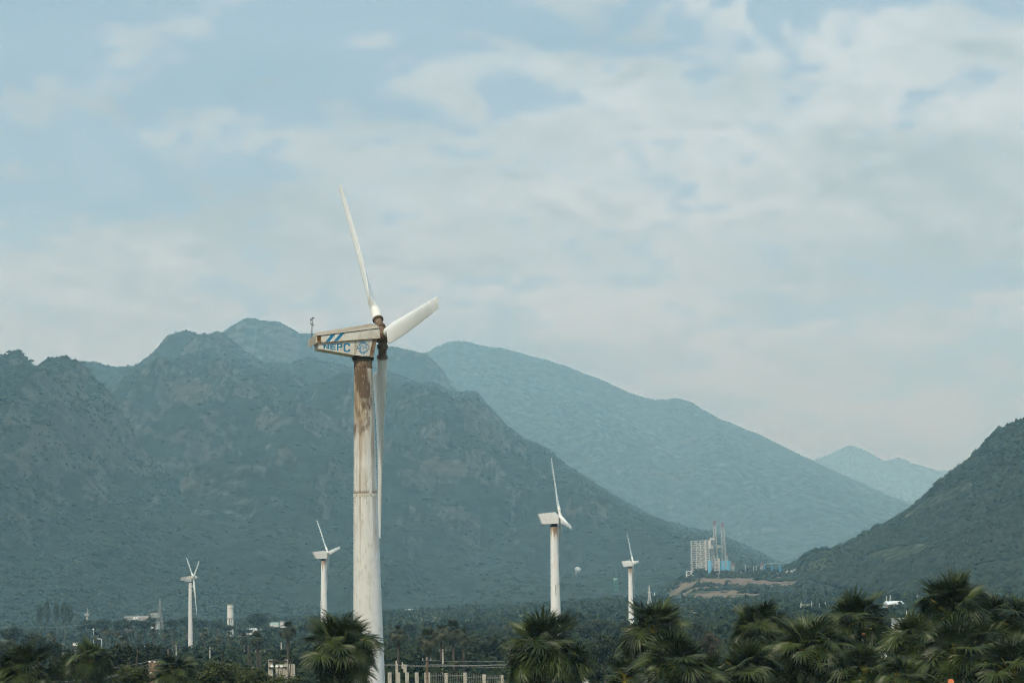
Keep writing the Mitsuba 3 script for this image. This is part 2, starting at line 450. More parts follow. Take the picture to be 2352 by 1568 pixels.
hill('plant_hill', 'low brown earth knoll dotted with bushes below the industrial plant',
     [(1400, 1425), (1450, 1408), (1500, 1380), (1540, 1352), (1575, 1329), (1600, 1318), (1640, 1317), (1700, 1316), (1780, 1315), (1825, 1314), (1840, 1301), (1855, 1276), (1866, 1267), (1885, 1263), (1905, 1264), (1925, 1268), (1955, 1272), (1990, 1290), (2100, 1345), (2250, 1390)],
     1950, 1500, 2250, 'knoll_earth', 3, 6, 65, pw=1.0, rough=.10, fine=2., spur=60, ridge_wob=20)

# low bushes all over the hills: far too many to count
OCT_V = np.array([[1, 0, 0], [-1, 0, 0], [0, 1, 0], [0, -1, 0], [0, 0, 1], [0, 0, -.3]], float)
OCT_F = np.array([[0, 2, 4], [2, 1, 4], [1, 3, 4], [3, 0, 4], [2, 0, 5], [1, 2, 5], [3, 1, 5], [0, 3, 5]])


def cover_hill(key, hname, n, r0, r1, label, thr=.32, mask=None):
    X, Y, Z, dx = HILLS[hname]
    i, j = RNG.integers(0, X.shape[0] - 9, n * 3), RNG.integers(0, X.shape[1] - 1, n * 3)
    fi, fj = RNG.random(n * 3), RNG.random(n * 3)
    g = lambda A: A[i, j] * (1 - fi) * (1 - fj) + A[i + 1, j] * fi * (1 - fj) + A[i, j + 1] * (1 - fi) * fj + A[i + 1, j + 1] * fi * fj
    c = np.stack([g(X), g(Y), g(Z)], 1)
    keep = (np.abs(c[:, 0] / c[:, 1]) < .225) & (c[:, 2] > gz(c[:, 0], np.minimum(c[:, 1], 1900.)) - 3)
    den = meshkit.fbm(c / np.array([70, 70, 40.]), 3, 77)
    keep &= den > thr
    if mask is not None: keep &= mask(c, den)
    den = den[keep][:n]
    c = c[keep][:n]
    m = len(c)
    r = ((r0 + (r1 - r0) * RNG.random(m) ** 2.5) * (.55 + .9 * np.clip((den - .25) / .4, 0, 1)))[:, None, None]
    v = OCT_V[None] + RNG.normal(0, .22, (m, 6, 3))
    v = v * r * np.array([1, 1, .8]) + c[:, None] + np.array([0, 0, .15]) * r
    put(key, (v.reshape(-1, 3), (OCT_F[None] + 6 * np.arange(m)[:, None, None]).reshape(-1, 3)), 'leaf_hill', smooth=True)
    tag(key, label, kind='stuff')


cover_hill('hillside_scrub', 'right_hill', 32000, 1.0, 4.6, 'bushes covering the right hill')
cover_hill('mountain_forest', 'central_mountain', 15000, 1.2, 4.4, 'forest on the central mountain slopes')
cover_hill('mountain_forest_001', 'left_mountain', 11000, 1.0, 4.0, 'forest on the left mountain spur')
cover_hill('knoll_scrub', 'plant_hill', 5200, .7, 3.4, 'low scrub on the earth knoll', .1, lambda c, den: (den > .53) | (c[:, 0] > 216 - 30 * (den - .4)) | (c[:, 2] < 6 + 10 * (den - .3)))
HZ = list(HILLS.items())


def hill_z(x, y):
    z = float(gz(x, min(y, 1900.)))
    for _, (X, Y, Z, dx) in HZ:
        if X[0, 0] < x < X[0, -1] and Y[0, 0] < y < Y[-1, 0]:
            z = max(z, float(Z[np.searchsorted(Y[:, 0], y) - 1, np.searchsorted(X[0], x) - 1]))
    return z


def hit(px, py, d0=900.):
    """how far ahead the slope lies that shows at this point of the picture"""
    d = at(px, py, 1.0) - CAM
    y = d0
    while y < 5200 and hill_z(d[0] * y, y) < CAM[2] + d[2] * y: y += 8
    return y



# ------------------------------------------------------------------ wind turbines
def rotor_frame(az, tilt):
    az, tilt = math.radians(az), math.radians(tilt)
    n = np.array([math.cos(tilt) * math.cos(az), math.cos(tilt) * math.sin(az), math.sin(tilt)])
    h = np.array([-math.sin(az), math.cos(az), 0])
    return n, h, np.cross(n, h)


def blade_mesh(st, n=20):
    """stations (r, chord, thickness ratio, twist degrees, roundness 0..1)"""
    rings = []
    for r, c, tk, tw, rd in st:
        th = np.linspace(0, 2 * np.pi, n, endpoint=False)
        xi = .5 * (1 - np.cos(th))
        yt = 5 * tk * (.2969 * np.sqrt(xi) - .126 * xi - .3516 * xi ** 2 + .2843 * xi ** 3 - .1015 * xi ** 4)
        air = np.stack([c * (.30 - xi), c * (np.where(th < np.pi, yt, -yt * .55))], 1)
        cir = np.stack([.34 * np.cos(th), .34 * np.sin(th)], 1)
        s = air * (1 - rd) + cir * rd
        b = math.radians(tw)
        x, y = s[:, 0] * math.cos(b) + s[:, 1] * math.sin(b), -s[:, 0] * math.sin(b) + s[:, 1] * math.cos(b)
        rings.append(np.stack([x, y, np.full(n, r)], 1))
    v = np.vstack(rings)
    i, j = np.meshgrid(np.arange(len(st) - 1), np.arange(n), indexing='ij')
    a, b = (i * n + j).ravel(), (i * n + (j + 1) % n).ravel()
    f = np.stack([a, b, b + n, a + n], 1)
    f = np.vstack([f[:, [0, 1, 2]], f[:, [0, 2, 3]]])
    k = np.arange(1, n - 1)
    f = np.vstack([f, np.stack([k * 0, k + 1, k], 1), np.stack([k * 0, k, k + 1], 1) + (len(st) - 1) * n])
    return v, f


def chord(r): return np.interp(r, [3.0, 3.4, 5, 8, 11, 14], [1.55, 1.50, 1.34, 1.10, .92, .76])
def twist(r): return 27 * max(0, 1 - (r - 2.6) / 11.5) ** 3


BL_ST = [(1.56, 1, .3, 27, 1), (1.7, 1, .3, 27, 1), (2.25, 1., .3, 27, 1), (2.45, 1.15, .46, 27, .75), (2.7, 1.42, .45, 27, .3), (2.95, 1.55, .43, 27, .06)]
BL_ST += [(r, chord(r), np.interp(r, [3.2, 5, 8, 14], [.42, .38, .27, .18]), twist(r), 0) for r in (3.3, 4, 5, 6, 7, 8, 9, 10, 11, 12, 12.62)]
TIP_ST = [(r, chord(r) * k, .13, twist(r), 0) for r, k in ((12.65, 1), (13.2, 1), (13.8, 1), (13.97, .97), (14.0, .93))]


def facets(f):
    f = np.asarray(f)
    return f


def turbine_rotor(t, H, n, h, v, blades, old, spinner):
    L = frame(H, n, h, v)
    hub = cat_([rod((-.42, 0, 0), (.30, 0, 0), .44, .46, 20), rod((.30, 0, 0), (.44, 0, 0), .46, .30, 20)])
    reuse(t, 'hub', 'hub', lambda: hub, 'rust_steel' if old else 'white_paint', L, 35)
    for th, R in blades:
        a = math.radians(th)
        r, le = math.cos(a) * v + math.sin(a) * h, -math.sin(a) * v + math.cos(a) * h
        B = frame(H, le, -n, r)
        S = B @ np.diag([1, 1, R / 14, 1])
        key = reuse(t, 'blade', 'blade', lambda: blade_mesh(BL_ST), 'blade_gel', S, 40)
        reuse(key, 'tip_brake', 'tip', lambda: blade_mesh(TIP_ST), 'blade_gel', S, 40)
        if old:
            reuse(key, 'slot', 'slot', lambda: bar((-.10, 0, 13.10), (-.03, 0, 13.34), .08, .085, (0, 1, 0)), 'dark_metal', S)
        ext = reuse(t, 'blade_extender', 'ext', lambda: lathe([(.0, .2), (.30, .2), (.29, .66), (.36, .68), (.36, .76), (.34, .765), (.34, .79), (.36, .80), (.36, .86), (.28, .89), (.26, 1.42), (.35, 1.45), (.37, 1.47), (.37, 1.53), (.355, 1.56), (.355, 1.575), (.0, 1.575)], 24),
                    'rust_steel' if old else 'white_paint', B, 30)
        if old:
            def bolts():
                return cat_([rod((.335 * math.cos(g), .335 * math.sin(g), z0), (.335 * math.cos(g), .335 * math.sin(g), z0 + .06), .022, n=6) for z0 in (.64, 1.40) for g in np.arange(24) * math.pi / 12])
            k = reuse(ext, 'bolts', 'bolts', bolts, 'dark_metal', B)
            labels[k] = {'label': 'rings of flange bolts', 'kind': 'stuff'}
    if spinner:
        reuse(t, 'spinner', 'spinner', lambda: (lambda m: (np.stack([m[0][:, 2], m[0][:, 0], m[0][:, 1]], 1), m[1]))(lathe([(.62, .46), (.66, .60), (.62, .85), (.5, 1.15), (.3, 1.4), (.0, 1.5)], 28)), 'white_paint', L, 50)


def tube_uv(c0, c1, r0, r1, top, z0, z1, n=48, recess=.02):
    """a ring of a tower between heights z0 < z1; uv: turn from the side that faces -y, metres below top"""
    zs = [z0, z0 + .03, z1 - .03, z1]
    ks = [-recess, 0, 0, -recess]
    g = np.linspace(-np.pi, np.pi, n + 1)
    v, uv = [], []
    for z, k in zip(zs, ks):
        f = (z - z0) / (z1 - z0)
        r = r0 + (r1 - r0) * f + k
        c = np.asarray(c0) + (np.asarray(c1) - np.asarray(c0)) * f
        v.append(np.stack([c[0] + r * np.sin(g), c[1] - r * np.cos(g), g * 0 + z], 1))
        uv.append(np.stack([g / (2 * np.pi), g * 0 + top - z], 1))
    i, j = np.meshgrid(np.arange(3), np.arange(n), indexing='ij')
    a = (i * (n + 1) + j).ravel()
    return (np.vstack(v), np.stack([a, a + 1, a + n + 2, a + n + 1], 1)), np.vstack(uv)


# the near turbine
AZ1, TI1, D1 = 17, 4, 159.5
n1, h1, v1 = rotor_frame(AZ1, TI1)
H1 = at(879, 771, D1)
t1 = thing('wind_turbine', 'large old wind turbine with blue lettering on its cream housing and a rust streaked tower', 'wind turbine', 'wind turbines on the plain')
BLADES1 = [(37.3, 14.35), (157.6, 14.27), (-87.6, 14.26)]
turbine_rotor(t1, H1, n1, h1, v1, BLADES1, True, False)
L1 = frame(H1, n1, h1, v1)


def on_side(px, py, s):
    """zoomed picture coordinates of the housing -> (along the axis, up) on the plane s metres towards the camera"""
    x, y = (1200 + px / 3.36) * .57422, (1150 + py / 3.36) * .57422
    d = at(x, y, 1.0) - CAM
    o = H1 - h1 * s
    q = CAM + d * (((o - CAM) @ h1) / (d @ h1)) - H1
    return float(q @ n1), float(q @ v1)


NW = .70
NAC = []  # (part name or (parent, name), mesh, bsdf, smooth)
up_poly = [on_side(x, y, NW) for x, y in ((225, 648), (1065, 541), (1080, 683), (225, 744))]
lo_poly = [on_side(x, y, NW - .05) for x, y in ((246, 744), (250, 822), (740, 908), (985, 932), (1036, 690))]
(a0, z0), (a1, z1), (a2, z2), (a3, z3) = up_poly
NAC.append(('housing', prism(up_poly, -NW, NW), 'cream_panel', False))
NAC.append(('lower_housing', prism(lo_poly, -NW + .05, NW - .05), 'cream_panel', False))
rv = np.array([[a0 - .03, -NW - .02, z0], [a1 + .02, -NW - .02, z1], [a1 + .02, NW + .02, z1], [a0 - .03, NW + .02, z0],
               [a0 + .10, -.34, z0 + .27], [a1 - .42, -.34, z1 + .36], [a1 - .42, .34, z1 + .36], [a0 + .10, .34, z0 + .27], [a1 - .05, -.36, z1 + .22], [a1 - .05, .36, z1 + .22]])
rf = [[0, 1, 8], [0, 8, 5], [0, 5, 4], [2, 3, 7], [2, 7, 6], [2, 6, 9], [4, 5, 6], [4, 6, 7], [5, 8, 9], [5, 9, 6], [1, 2, 9], [1, 9, 8], [3, 0, 4], [3, 4, 7], [0, 3, 2], [0, 2, 1]]
NAC.append(('roof', (rv, np.array(rf)), 'roof_panel', False))
# edge trims: the drip edge under the roof and the flange between the two housings
NAC.append(('trim', bar((a0 - .03, -NW - .03, z0 - .02), (a1 + .03, -NW - .03, z1 - .02), .03, .04), 'dark_metal', False))
NAC.append(('trim', bar((a3 - .03, -NW - .03, z3 + .0), (a2 + .03, -NW - .03, z2 + .0), .06, .05), 'rust_steel', False))
# rear bulkhead
NAC.append(('rear_panel', prism([(a0 - .32, z0 - .10), (a0 + .0, z0 + .02), (a3 + .0, z3 + .0), (a3 - .32, z3 - .16)], -NW * .86, NW * .86), 'roof_panel', False))


def decal(poly, s, th, par, name, mat):
    NAC.append(((par, name), prism([on_side(x, y, s) for x, y in poly], -s - th, -s + .004), mat, False))


decal([(230, 652), (284, 645), (284, 741), (230, 744)], NW, .008, 'housing', 'rust_panel', 'rust_patch')
decal([(340, 730), (395, 727), (484, 615), (425, 622)], NW, .006, 'housing', 'stripe', 'blue_paint')
decal([(450, 721), (505, 717), (606, 602), (547, 609)], NW, .006, 'housing', 'stripe', 'blue_paint')
decal([(396, 727), (449, 722), (546, 610), (485, 615)], NW, .004, 'housing', 'stripe', 'white_paint')
decal([(886, 575), (963, 570), (970, 671), (900, 680)], NW, .035, 'housing', 'hatch', 'cream_panel')
decal([(737, 716), (741, 716), (741, 907), (737, 907)], NW - .05, .006, 'lower_housing', 'panel_joint', 'rust_patch')
decal([(975, 700), (1034, 693), (985, 928), (930, 924)], NW - .05, .005, 'lower_housing', 'rust_panel', 'rust_steel')
SL = NW - .05


def quad_letters(word, boxes, s, th, par, mat, w):
    """block capitals in slanted boxes (x0, x1, top0, top1, bottom0, bottom1)"""
    for ch, (x0, x1, t0, t1_, b0, b1) in zip(word, boxes):
        def M(u, v_):
            return x0 + (x1 - x0) * u, (t0 + (t1_ - t0) * u) * (1 - v_) + (b0 + (b1 - b0) * u) * v_
        wv = w * (x1 - x0) / max(b0 - t0, 1) * .85
        if ch == 'N': P_ = [(0, 0), (w, 0), (1 - w, 1 - 1.15 * w), (1 - w, 0), (1, 0), (1, 1), (1 - w, 1), (w, 1.25 * w), (w, 1), (0, 1)]
        elif ch == 'E': P_ = [(0, 0), (1, 0), (1, wv), (w, wv), (w, .5 - wv / 2), (.95, .5 - wv / 2), (.95, .5 + wv / 2), (w, .5 + wv / 2), (w, 1 - wv), (1, 1 - wv), (1, 1), (0, 1)]
        elif ch == 'P':
            P_ = [(0, 0), (.75, 0), (.93, .06), (1, .18), (1, .42), (.93, .54), (.75, .60), (w, .60), (w, .60 - wv), (.66, .60 - wv), (1 - w, .36), (1 - w, .22), (.66, wv), (w, wv), (w, .60), (w, 1), (0, 1)]
            P_ = [(0, 0), (.75, 0), (.93, .06), (1, .18), (1, .42), (.93, .54), (.75, .60), (w, .60), (w, 1), (0, 1)]
        else:
            P_ = [(1, .34), (1, .2), (.9, .07), (.72, 0), (.28, 0), (.1, .07), (0, .2), (0, .8), (.1, .93), (.28, 1), (.72, 1), (.9, .93), (1, .8), (1, .66), (1 - w, .66), (1 - w, .76), (.64, 1 - wv), (.36, 1 - wv), (w, .76), (w, .24), (.36, wv), (.64, wv), (1 - w, .24), (1 - w, .34)]
        if ch == 'P':  # the bowl's hole makes two pieces of one letter
            from shapely.geometry import Polygon
            hole = [(w, wv), (.66, wv), (1 - w, .22), (1 - w, .38), (.66, .60 - wv), (w, .60 - wv)]
            pg = Polygon([on_side(*M(*q), s) for q in P_], [[on_side(*M(*q), s) for q in hole]])
            m = trimesh.creation.extrude_polygon(pg, th + .004, engine='earcut')
            vv = np.asarray(m.vertices)
            NAC.append(((par, 'letter'), (np.stack([vv[:, 0], vv[:, 2] - s - th, vv[:, 1]], 1), np.asarray(m.faces)[:, ::-1]), mat, False))
        else:
            NAC.append(((par, 'letter'), prism([on_side(*M(*q), s) for q in P_], -s - th, -s + .004), mat, False))


quad_letters('NEPC', [(318, 390, 758, 757, 818, 829), (405, 480, 756, 754, 831, 843), (497, 568, 752, 750, 845, 850), (585, 674, 747, 744, 864, 868)], SL, .006, 'lower_housing', 'blue_paint', .27)
# round emblem: sun rays, a ring and the same four letters
ecx, ecy = 849, 808
rays = []
for k in range(-3, 4):
    for sgn in (-1, 1):
        g = math.radians(k * 19)
        w0, w1 = math.radians(4.2), math.radians(6.6)
        P_ = [(ecx + rr[0] * math.sin(g + e), ecy - sgn * rr[1] * math.cos(g + e)) for rr, e in (((40, 48), -w0), ((72, 90), -w1), ((72, 90), w1), ((40, 48), w0))]
        if sgn < 0: P_ = P_[::-1]
        rays.append(prism([on_side(x, y, SL) for x, y in P_], -SL - .006, -SL + .004))
NAC.append((('lower_housing', 'emblem_rays'), cat_(rays), 'blue_paint', False))
ringp = lambda rx, ry: [on_side(ecx + rx * math.cos(g), ecy - ry * math.sin(g), SL) for g in np.linspace(0, 2 * math.pi, 40, endpoint=False)]
from shapely.geometry import Polygon
_m = trimesh.creation.extrude_polygon(Polygon(ringp(58, 66), [ringp(52, 60)]), .008, engine='earcut')
_v = np.asarray(_m.vertices)
NAC.append((('lower_housing', 'emblem_ring'), (np.stack([_v[:, 0], _v[:, 2] - SL - .004, _v[:, 1]], 1), np.asarray(_m.faces)[:, ::-1]), 'blue_paint', False))
decal([(760, 781), (934, 779), (934, 841), (760, 839)], SL, .0065, 'lower_housing', 'emblem_band', 'cream_panel')
quad_letters('NEPC', [(763, 802, 785, 784, 836, 837), (808, 845, 784, 783, 837, 838), (851, 886, 783, 782, 837, 838), (892, 931, 784, 784, 836, 836)], SL, .011, 'lower_housing', 'blue_paint', .27)
# weather mast at the rear
def on_mid(px, py): return on_side(px, py, .35)
mk = [on_mid(*q) for q in ((160, 700), (160, 492), (150, 490), (135, 432), (148, 432), (172, 468), (168, 410), (178, 498))]
P3 = lambda q: (q[0], -.35, q[1])
NAC.append(('weather_mast', cat_([rod(P3(on_mid(160, 790)), P3(mk[1]), .028, n=8), rod(P3(mk[1]), P3(on_mid(147, 486)), .022, n=6), rod(P3(on_mid(147, 486)), P3(on_mid(147, 432)), .02, n=6), rod(P3(on_mid(160, 488)), P3(on_mid(172, 466)), .022, n=6), rod(P3(on_mid(172, 466)), P3(on_mid(170, 412)), .02, n=6),
                                  rod(P3(on_mid(133, 431)), P3(on_mid(158, 434)), .032, n=6), bar(P3(on_mid(150, 790)), P3(on_mid(150, 690)), .05), bar(P3(on_mid(130, 492)), P3(on_mid(150, 488)), .03)]), 'dark_metal', False))
cx_, cz_ = on_mid(169, 412)
NAC.append(('anemometer', cat_([rod((cx_, -.35, cz_), (cx_ + .10 * math.cos(g), -.35 + .10 * math.sin(g), cz_), .012, n=6) for g in (0.3, 2.4, 4.5)] + [lathe_ for lathe_ in [((lambda m, g: (m[0] + np.array([cx_ + .11 * math.cos(g), -.35 + .11 * math.sin(g), cz_]), m[1]))(lathe([(0, -.045), (.04, -.02), (.045, .02), (0, .045)], 8), g)) for g in (.3, 2.4, 4.5)]]), 'dark_metal', False))
cx_, cz_ = on_mid(176, 498)
NAC.append(('lamp', (lambda m: (m[0] + np.array([cx_, -.35, cz_]), m[1]))(lathe([(0, -.07), (.05, -.05), (.06, 0), (.04, .06), (0, .07)], 10)), 'steel_grey', 40))


def build_nacelle(t, L):
    keys = {}
    for name, mesh, mat, sm in NAC:
        if isinstance(name, tuple): par, nm = keys[name[0]], name[1]
        else: par, nm = t, name
        k = new(par + '__' + nm)
        cid = ('nac', id(mesh))
        if cid not in _cache: _cache[cid] = mikit.ply(mesh, mat, smooth=sm)
        scene[k] = {**_cache[cid], 'to_world': T(L.tolist())}
        if nm in ('emblem_rays',): labels[k] = {'label': 'blue sun rays of the round emblem', 'kind': 'stuff'}
        keys.setdefault(nm, k)


build_nacelle(t1, L1)
# tower of the near turbine
TWX = (1200 + 848 / 3.36)
tc = H1 - 1.40 * n1
def tz(y4): return at((1452 + (y4 - 1440) * .0188) * .57422, y4 * .57422, tc[1])[2]
mpp = D1 / (FPX / .57422)
dia = lambda y4: np.interp(y4, [1430, 1476, 1533, 1980, 2613, 2900], [73.5, 73.5, 75.5, 95, 121, 133]) * mpp
def axis(y4):
    p = at((1452 + (y4 - 1440) * .0188) * .57422, y4 * .57422, tc[1]); return np.array([p[0], tc[1]])
ring_y = [1440, 1476, 1533, 1681, 1829, 1980, 2158, 2310, 2458, 2613, 2765]
top1 = tz(1440)
for i, (ya, yb) in enumerate(zip(ring_y[:-1], ring_y[1:])):
    za, zb = tz(ya), tz(yb)
    m, uv = tube_uv(axis(yb), axis(ya), dia(yb) / 2, dia(ya) / 2, top1, zb, za)
    k = part(t1, 'tower_section', m, 'rust_steel' if i == 0 else 'tower_steel', True, uv=None if i == 0 else uv)
    if i == 0: labels[k] = {'label': 'brown stained top ring of the tower'}
zb = tz(2765)
m, uv = tube_uv(axis(2765), axis(2765), dia(2765) / 2 + .05, dia(2765) / 2, top1, float(gz(*axis(2765))) - 1, zb)
part(t1, 'tower_section', m, 'tower_steel', True, uv=uv)
for y4 in (1980, 2613):
    c, z, r = axis(y4), tz(y4), dia(y4) / 2
    k = part(t1, 'tower_flange', (lambda m: (m[0] + np.array([c[0], c[1], z]), m[1]))(lathe([(r - .03, -.10), (r + .035, -.10), (r + .035, -.02), (r + .015, -.015), (r + .015, .015), (r + .035, .02), (r + .035, .10), (r - .03, .10)], 48)), 'cream_panel', 30)
c, z = axis(1440), top1
part(t1, 'yaw_bearing', (lambda m: (m[0] + np.array([c[0], c[1], z]), m[1]))(lathe([(.55, -.06), (.70, -.04), (.72, .02), (.66, .06), (.74, .10), (.76, .16), (.60, .24)], 40)), 'dark_metal', 30)

# the four turbines behind
C8 = lambda x, y: ((2050 + x / 2.24) * .57422, (1800 + y / 2.24) * .57422)
C7 = lambda x, y: ((1200 + x / 3.483) * .57422, (2050 + y / 3.483) * .57422)


def far_turbine(label, hub, D, az, ti, blades, poly, C, tower_px, door=None, flange=None):
    """the ribbed white kind: side of the housing as a polygon in zoomed picture coordinates; tower (x, y, width) at its top and lower down"""
    t = thing('wind_turbine', label, 'wind turbine', 'wind turbines on the plain')
    n, h, v = rotor_frame(az, ti)
    H = at(*hub, D)
    turbine_rotor(t, H, n, h, v, blades, False, False)
    L = frame(H, n, h, v)
    W = .85

    def side(px, py, s=W):
        d = at(*C(px, py), 1.0) - CAM
        o = H - h * s
        q = CAM + d * (((o - CAM) @ h) / (d @ h)) - H
        return float(q @ n), float(q @ v)
    P_ = [side(*q) for q in poly]
    housing = part(t, 'housing', prism(P_, -W, W), 'white_paint', False, L)
    (ax0, zt0), (ax1, zb0) = P_[0], P_[-1]
    fr = P_[-2][0]
    for k in range(4):   # ribbed cladding panels, each proud of the housing
        f0, f1 = (k + .06) / 4, (k + .94) / 4
        tz_ = lambda f: (ax0 + (ax1 - ax0) * f, zt0 + (zb0 - zt0) * f)
        q0, q1 = tz_(f0), tz_(f1)
        zf0, zf1 = P_[1][1] + (P_[-2][1] - P_[1][1]) * f0, P_[1][1] + (P_[-2][1] - P_[1][1]) * f1
        xf = P_[1][0] - .05 if k == 0 else fr - .06
        part(housing, 'panel', prism([(q0[0] + .08, q0[1] - .02), (xf, zf0 - .02), (xf, zf1), (q1[0] + .08, q1[1])], -W - .025, -W + .01), 'white_paint', False, L)
    part(housing, 'rear_panel', prism([(ax0 - .03, zt0 - .05), (ax0 + .05, zt0 - .05), (ax1 + .05, zb0 + .06), (ax1 - .03, zb0 + .06)], -W * .9, W * .9), 'pale_roof', False, L)
    part(t, 'floor_panel', prism([(ax1 - .03, zb0 - .08), (fr, P_[-2][1] - .08), (fr, P_[-2][1] - .004), (ax1 - .03, zb0 - .004)], -W - .02, W + .02), 'dark_metal', False, L)
    Dt = (H - 1.5 * n)[1]
    (xa, ya, wa), (xb, yb, wb) = tower_px
    A, B = at(*C(xa, ya), Dt), at(*C(xb, yb), Dt)
    k_ = Dt / FPX * (C(1, 0)[0] - C(0, 0)[0])
    ra, rb = wa * k_ / 2, wb * k_ / 2
    g = float(gz(B[0], Dt)) - 1
    sl = (A - B)[:2] / (A[2] - B[2])
    ax = lambda z: A[:2] + sl * (z - A[2])
    rad = lambda z: ra + (rb - ra) * (z - A[2]) / (B[2] - A[2])
    part(t, 'tower_collar', (lambda m: (m[0] + np.array([A[0], Dt, A[2]]), m[1]))(lathe([(ra * .80, .9), (ra * .80, .35), (ra * .98, .3), (ra * 1.04, .22), (ra * 1.04, .02), (ra * .9, .0)], 28)), 'rust_steel', 30)
    zs = [A[2]]
    while zs[-1] - 6.3 > B[2] - 1: zs.append(zs[-1] - 6.3)
    zs += [B[2]] if zs[-1] - B[2] > 1.5 else []
    zs.append(g)
    for zt_, zb_ in zip(zs[:-1], zs[1:]):
        m, uv = tube_uv(np.array([ax(zb_)[0], Dt]), np.array([ax(zt_)[0], Dt]), rad(zb_), rad(zt_), A[2], zb_, zt_, n=28, recess=.025)
        part(t, 'tower_section', m, 'tower_white', True, uv=uv)
    if door:
        dx, dy = door
        q = at(*C(dx, dy), Dt)
        r = float(rad(q[2]))
        dxm = float(np.clip(q[0] - ax(q[2])[0], -.9 * r, .9 * r))
        g_ = math.asin(dxm / r)
        nn = np.array([math.sin(g_), -math.cos(g_), 0])
        tt_ = np.array([math.cos(g_), math.sin(g_), 0])
        pts = [(.42 * math.cos(e), (.75 if math.sin(e) > 0 else -.75) + .42 * math.sin(e)) for e in np.linspace(.01, 2 * math.pi - .01, 28)]
        base = np.array([ax(q[2])[0], Dt, q[2]]) + nn * (r - .06)
        part(t, 'door_frame', prism([(1.22 * a, 1.1 * b) for a, b in pts], -.07, .02), 'steel_grey', False, frame(base, tt_, -nn, (0, 0, 1)))
        part(t, 'door', prism(pts, -.11, -.05), 'white_paint', False, frame(base, tt_, -nn, (0, 0, 1)))
    return t


far_turbine('white wind turbine with ribbed housing, tallest of the smaller ones, right of the lettered turbine', (1286.9, 1186.5), 545, 8, 4, [(22.2, 14.6), (141.6, 13.2), (-101.5, 14.2)],
            [(230, 568), (385, 553), (402, 572), (413, 600), (413, 655), (268, 662)], C8, ((371, 684, 64), (387, 1425, 88)), door=(402, 1252))
far_turbine('white wind turbine with rusty tower top just left of the lettered turbine', (753.0, 1269.1), 835, 22, 6, [(36.3, 14.3), (155.5, 14.0), (-83.5, 14.2)],
            [(178, 545), (345, 526), (365, 535), (378, 575), (378, 636), (228, 640)], C7, ((326, 668, 64), (335, 1360, 92)), door=(296, 1272))
far_turbine('small white wind turbine with brown streaked tower left of the industrial plant', (1454.0, 1290.7), 940, 6, 4, [(34.9, 13.8), (158.4, 14.5), (-89.2, 14.1)],
            [(977, 993), (1052, 984), (1062, 992), (1074, 1005), (1074, 1036), (997, 1042)], C8, ((1053, 1056, 33), (1063, 1450, 46)))

t5 = thing('wind_turbine', 'farthest grey wind turbine at left with lettered housing and pointed white nose cone', 'wind turbine', 'wind turbines on the plain')
n5, h5, v5 = rotor_frame(18, 4)
H5 = at(444.5, 1326, 910)
turbine_rotor(t5, H5, n5, h5, v5, [(56.8, 13.6), (-66.4, 14.6), (184.3, 14.0)], False, True)
build_nacelle(t5, frame(H5, n5, h5, v5))
C9 = lambda x, y: ((640 + x / 3.41) * .57422, (2180 + y / 3.41) * .57422)
Dt5 = (H5 - 1.4 * n5)[1]
A5, B5 = at(*C9(415, 512), Dt5), at(*C9(417, 1380), Dt5)
k5 = Dt5 / FPX * .57422 / 3.41
zs5 = [A5[2]] + [at(*C9(416, y), Dt5)[2] for y in (802, 1082, 1362)] + [float(gz(B5[0], Dt5)) - 2]
r5 = lambda z: (46 + (70 - 46) * (z - A5[2]) / (B5[2] - A5[2])) * k5 / 2
for za, zb in zip(zs5[:-1], zs5[1:]):
    m, uv = tube_uv(np.array([B5[0], Dt5]), np.array([A5[0] if za == zs5[0] else B5[0], Dt5]), r5(zb), r5(za), A5[2], zb, za, n=28, recess=.03)
    part(t5, 'tower_section', m, 'tower_grey', True, uv=uv)
lad = []
for sgn in (-.22, .22):
    lad.append(bar((B5[0] + r5(A5[2] - 2) + .22, Dt5 - .3 + sgn, A5[2] - 2), (B5[0] + r5(B5[2]) + .22, Dt5 - .3 + sgn, B5[2]), .07))
z = A5[2] - 2.2
while z > B5[2]:
    lad.append(bar((B5[0] + r5(z) + .2, Dt5 - .5, z), (B5[0] + r5(z) + .2, Dt5 - .1, z), .05)); lad.append(bar((B5[0] + r5(z) - .1, Dt5 - .3, z), (B5[0] + r5(z) + .22, Dt5 - .3, z), .09, .5)); z -= 1.1
part(t5, 'ladder', cat_(lad), 'dark_metal')

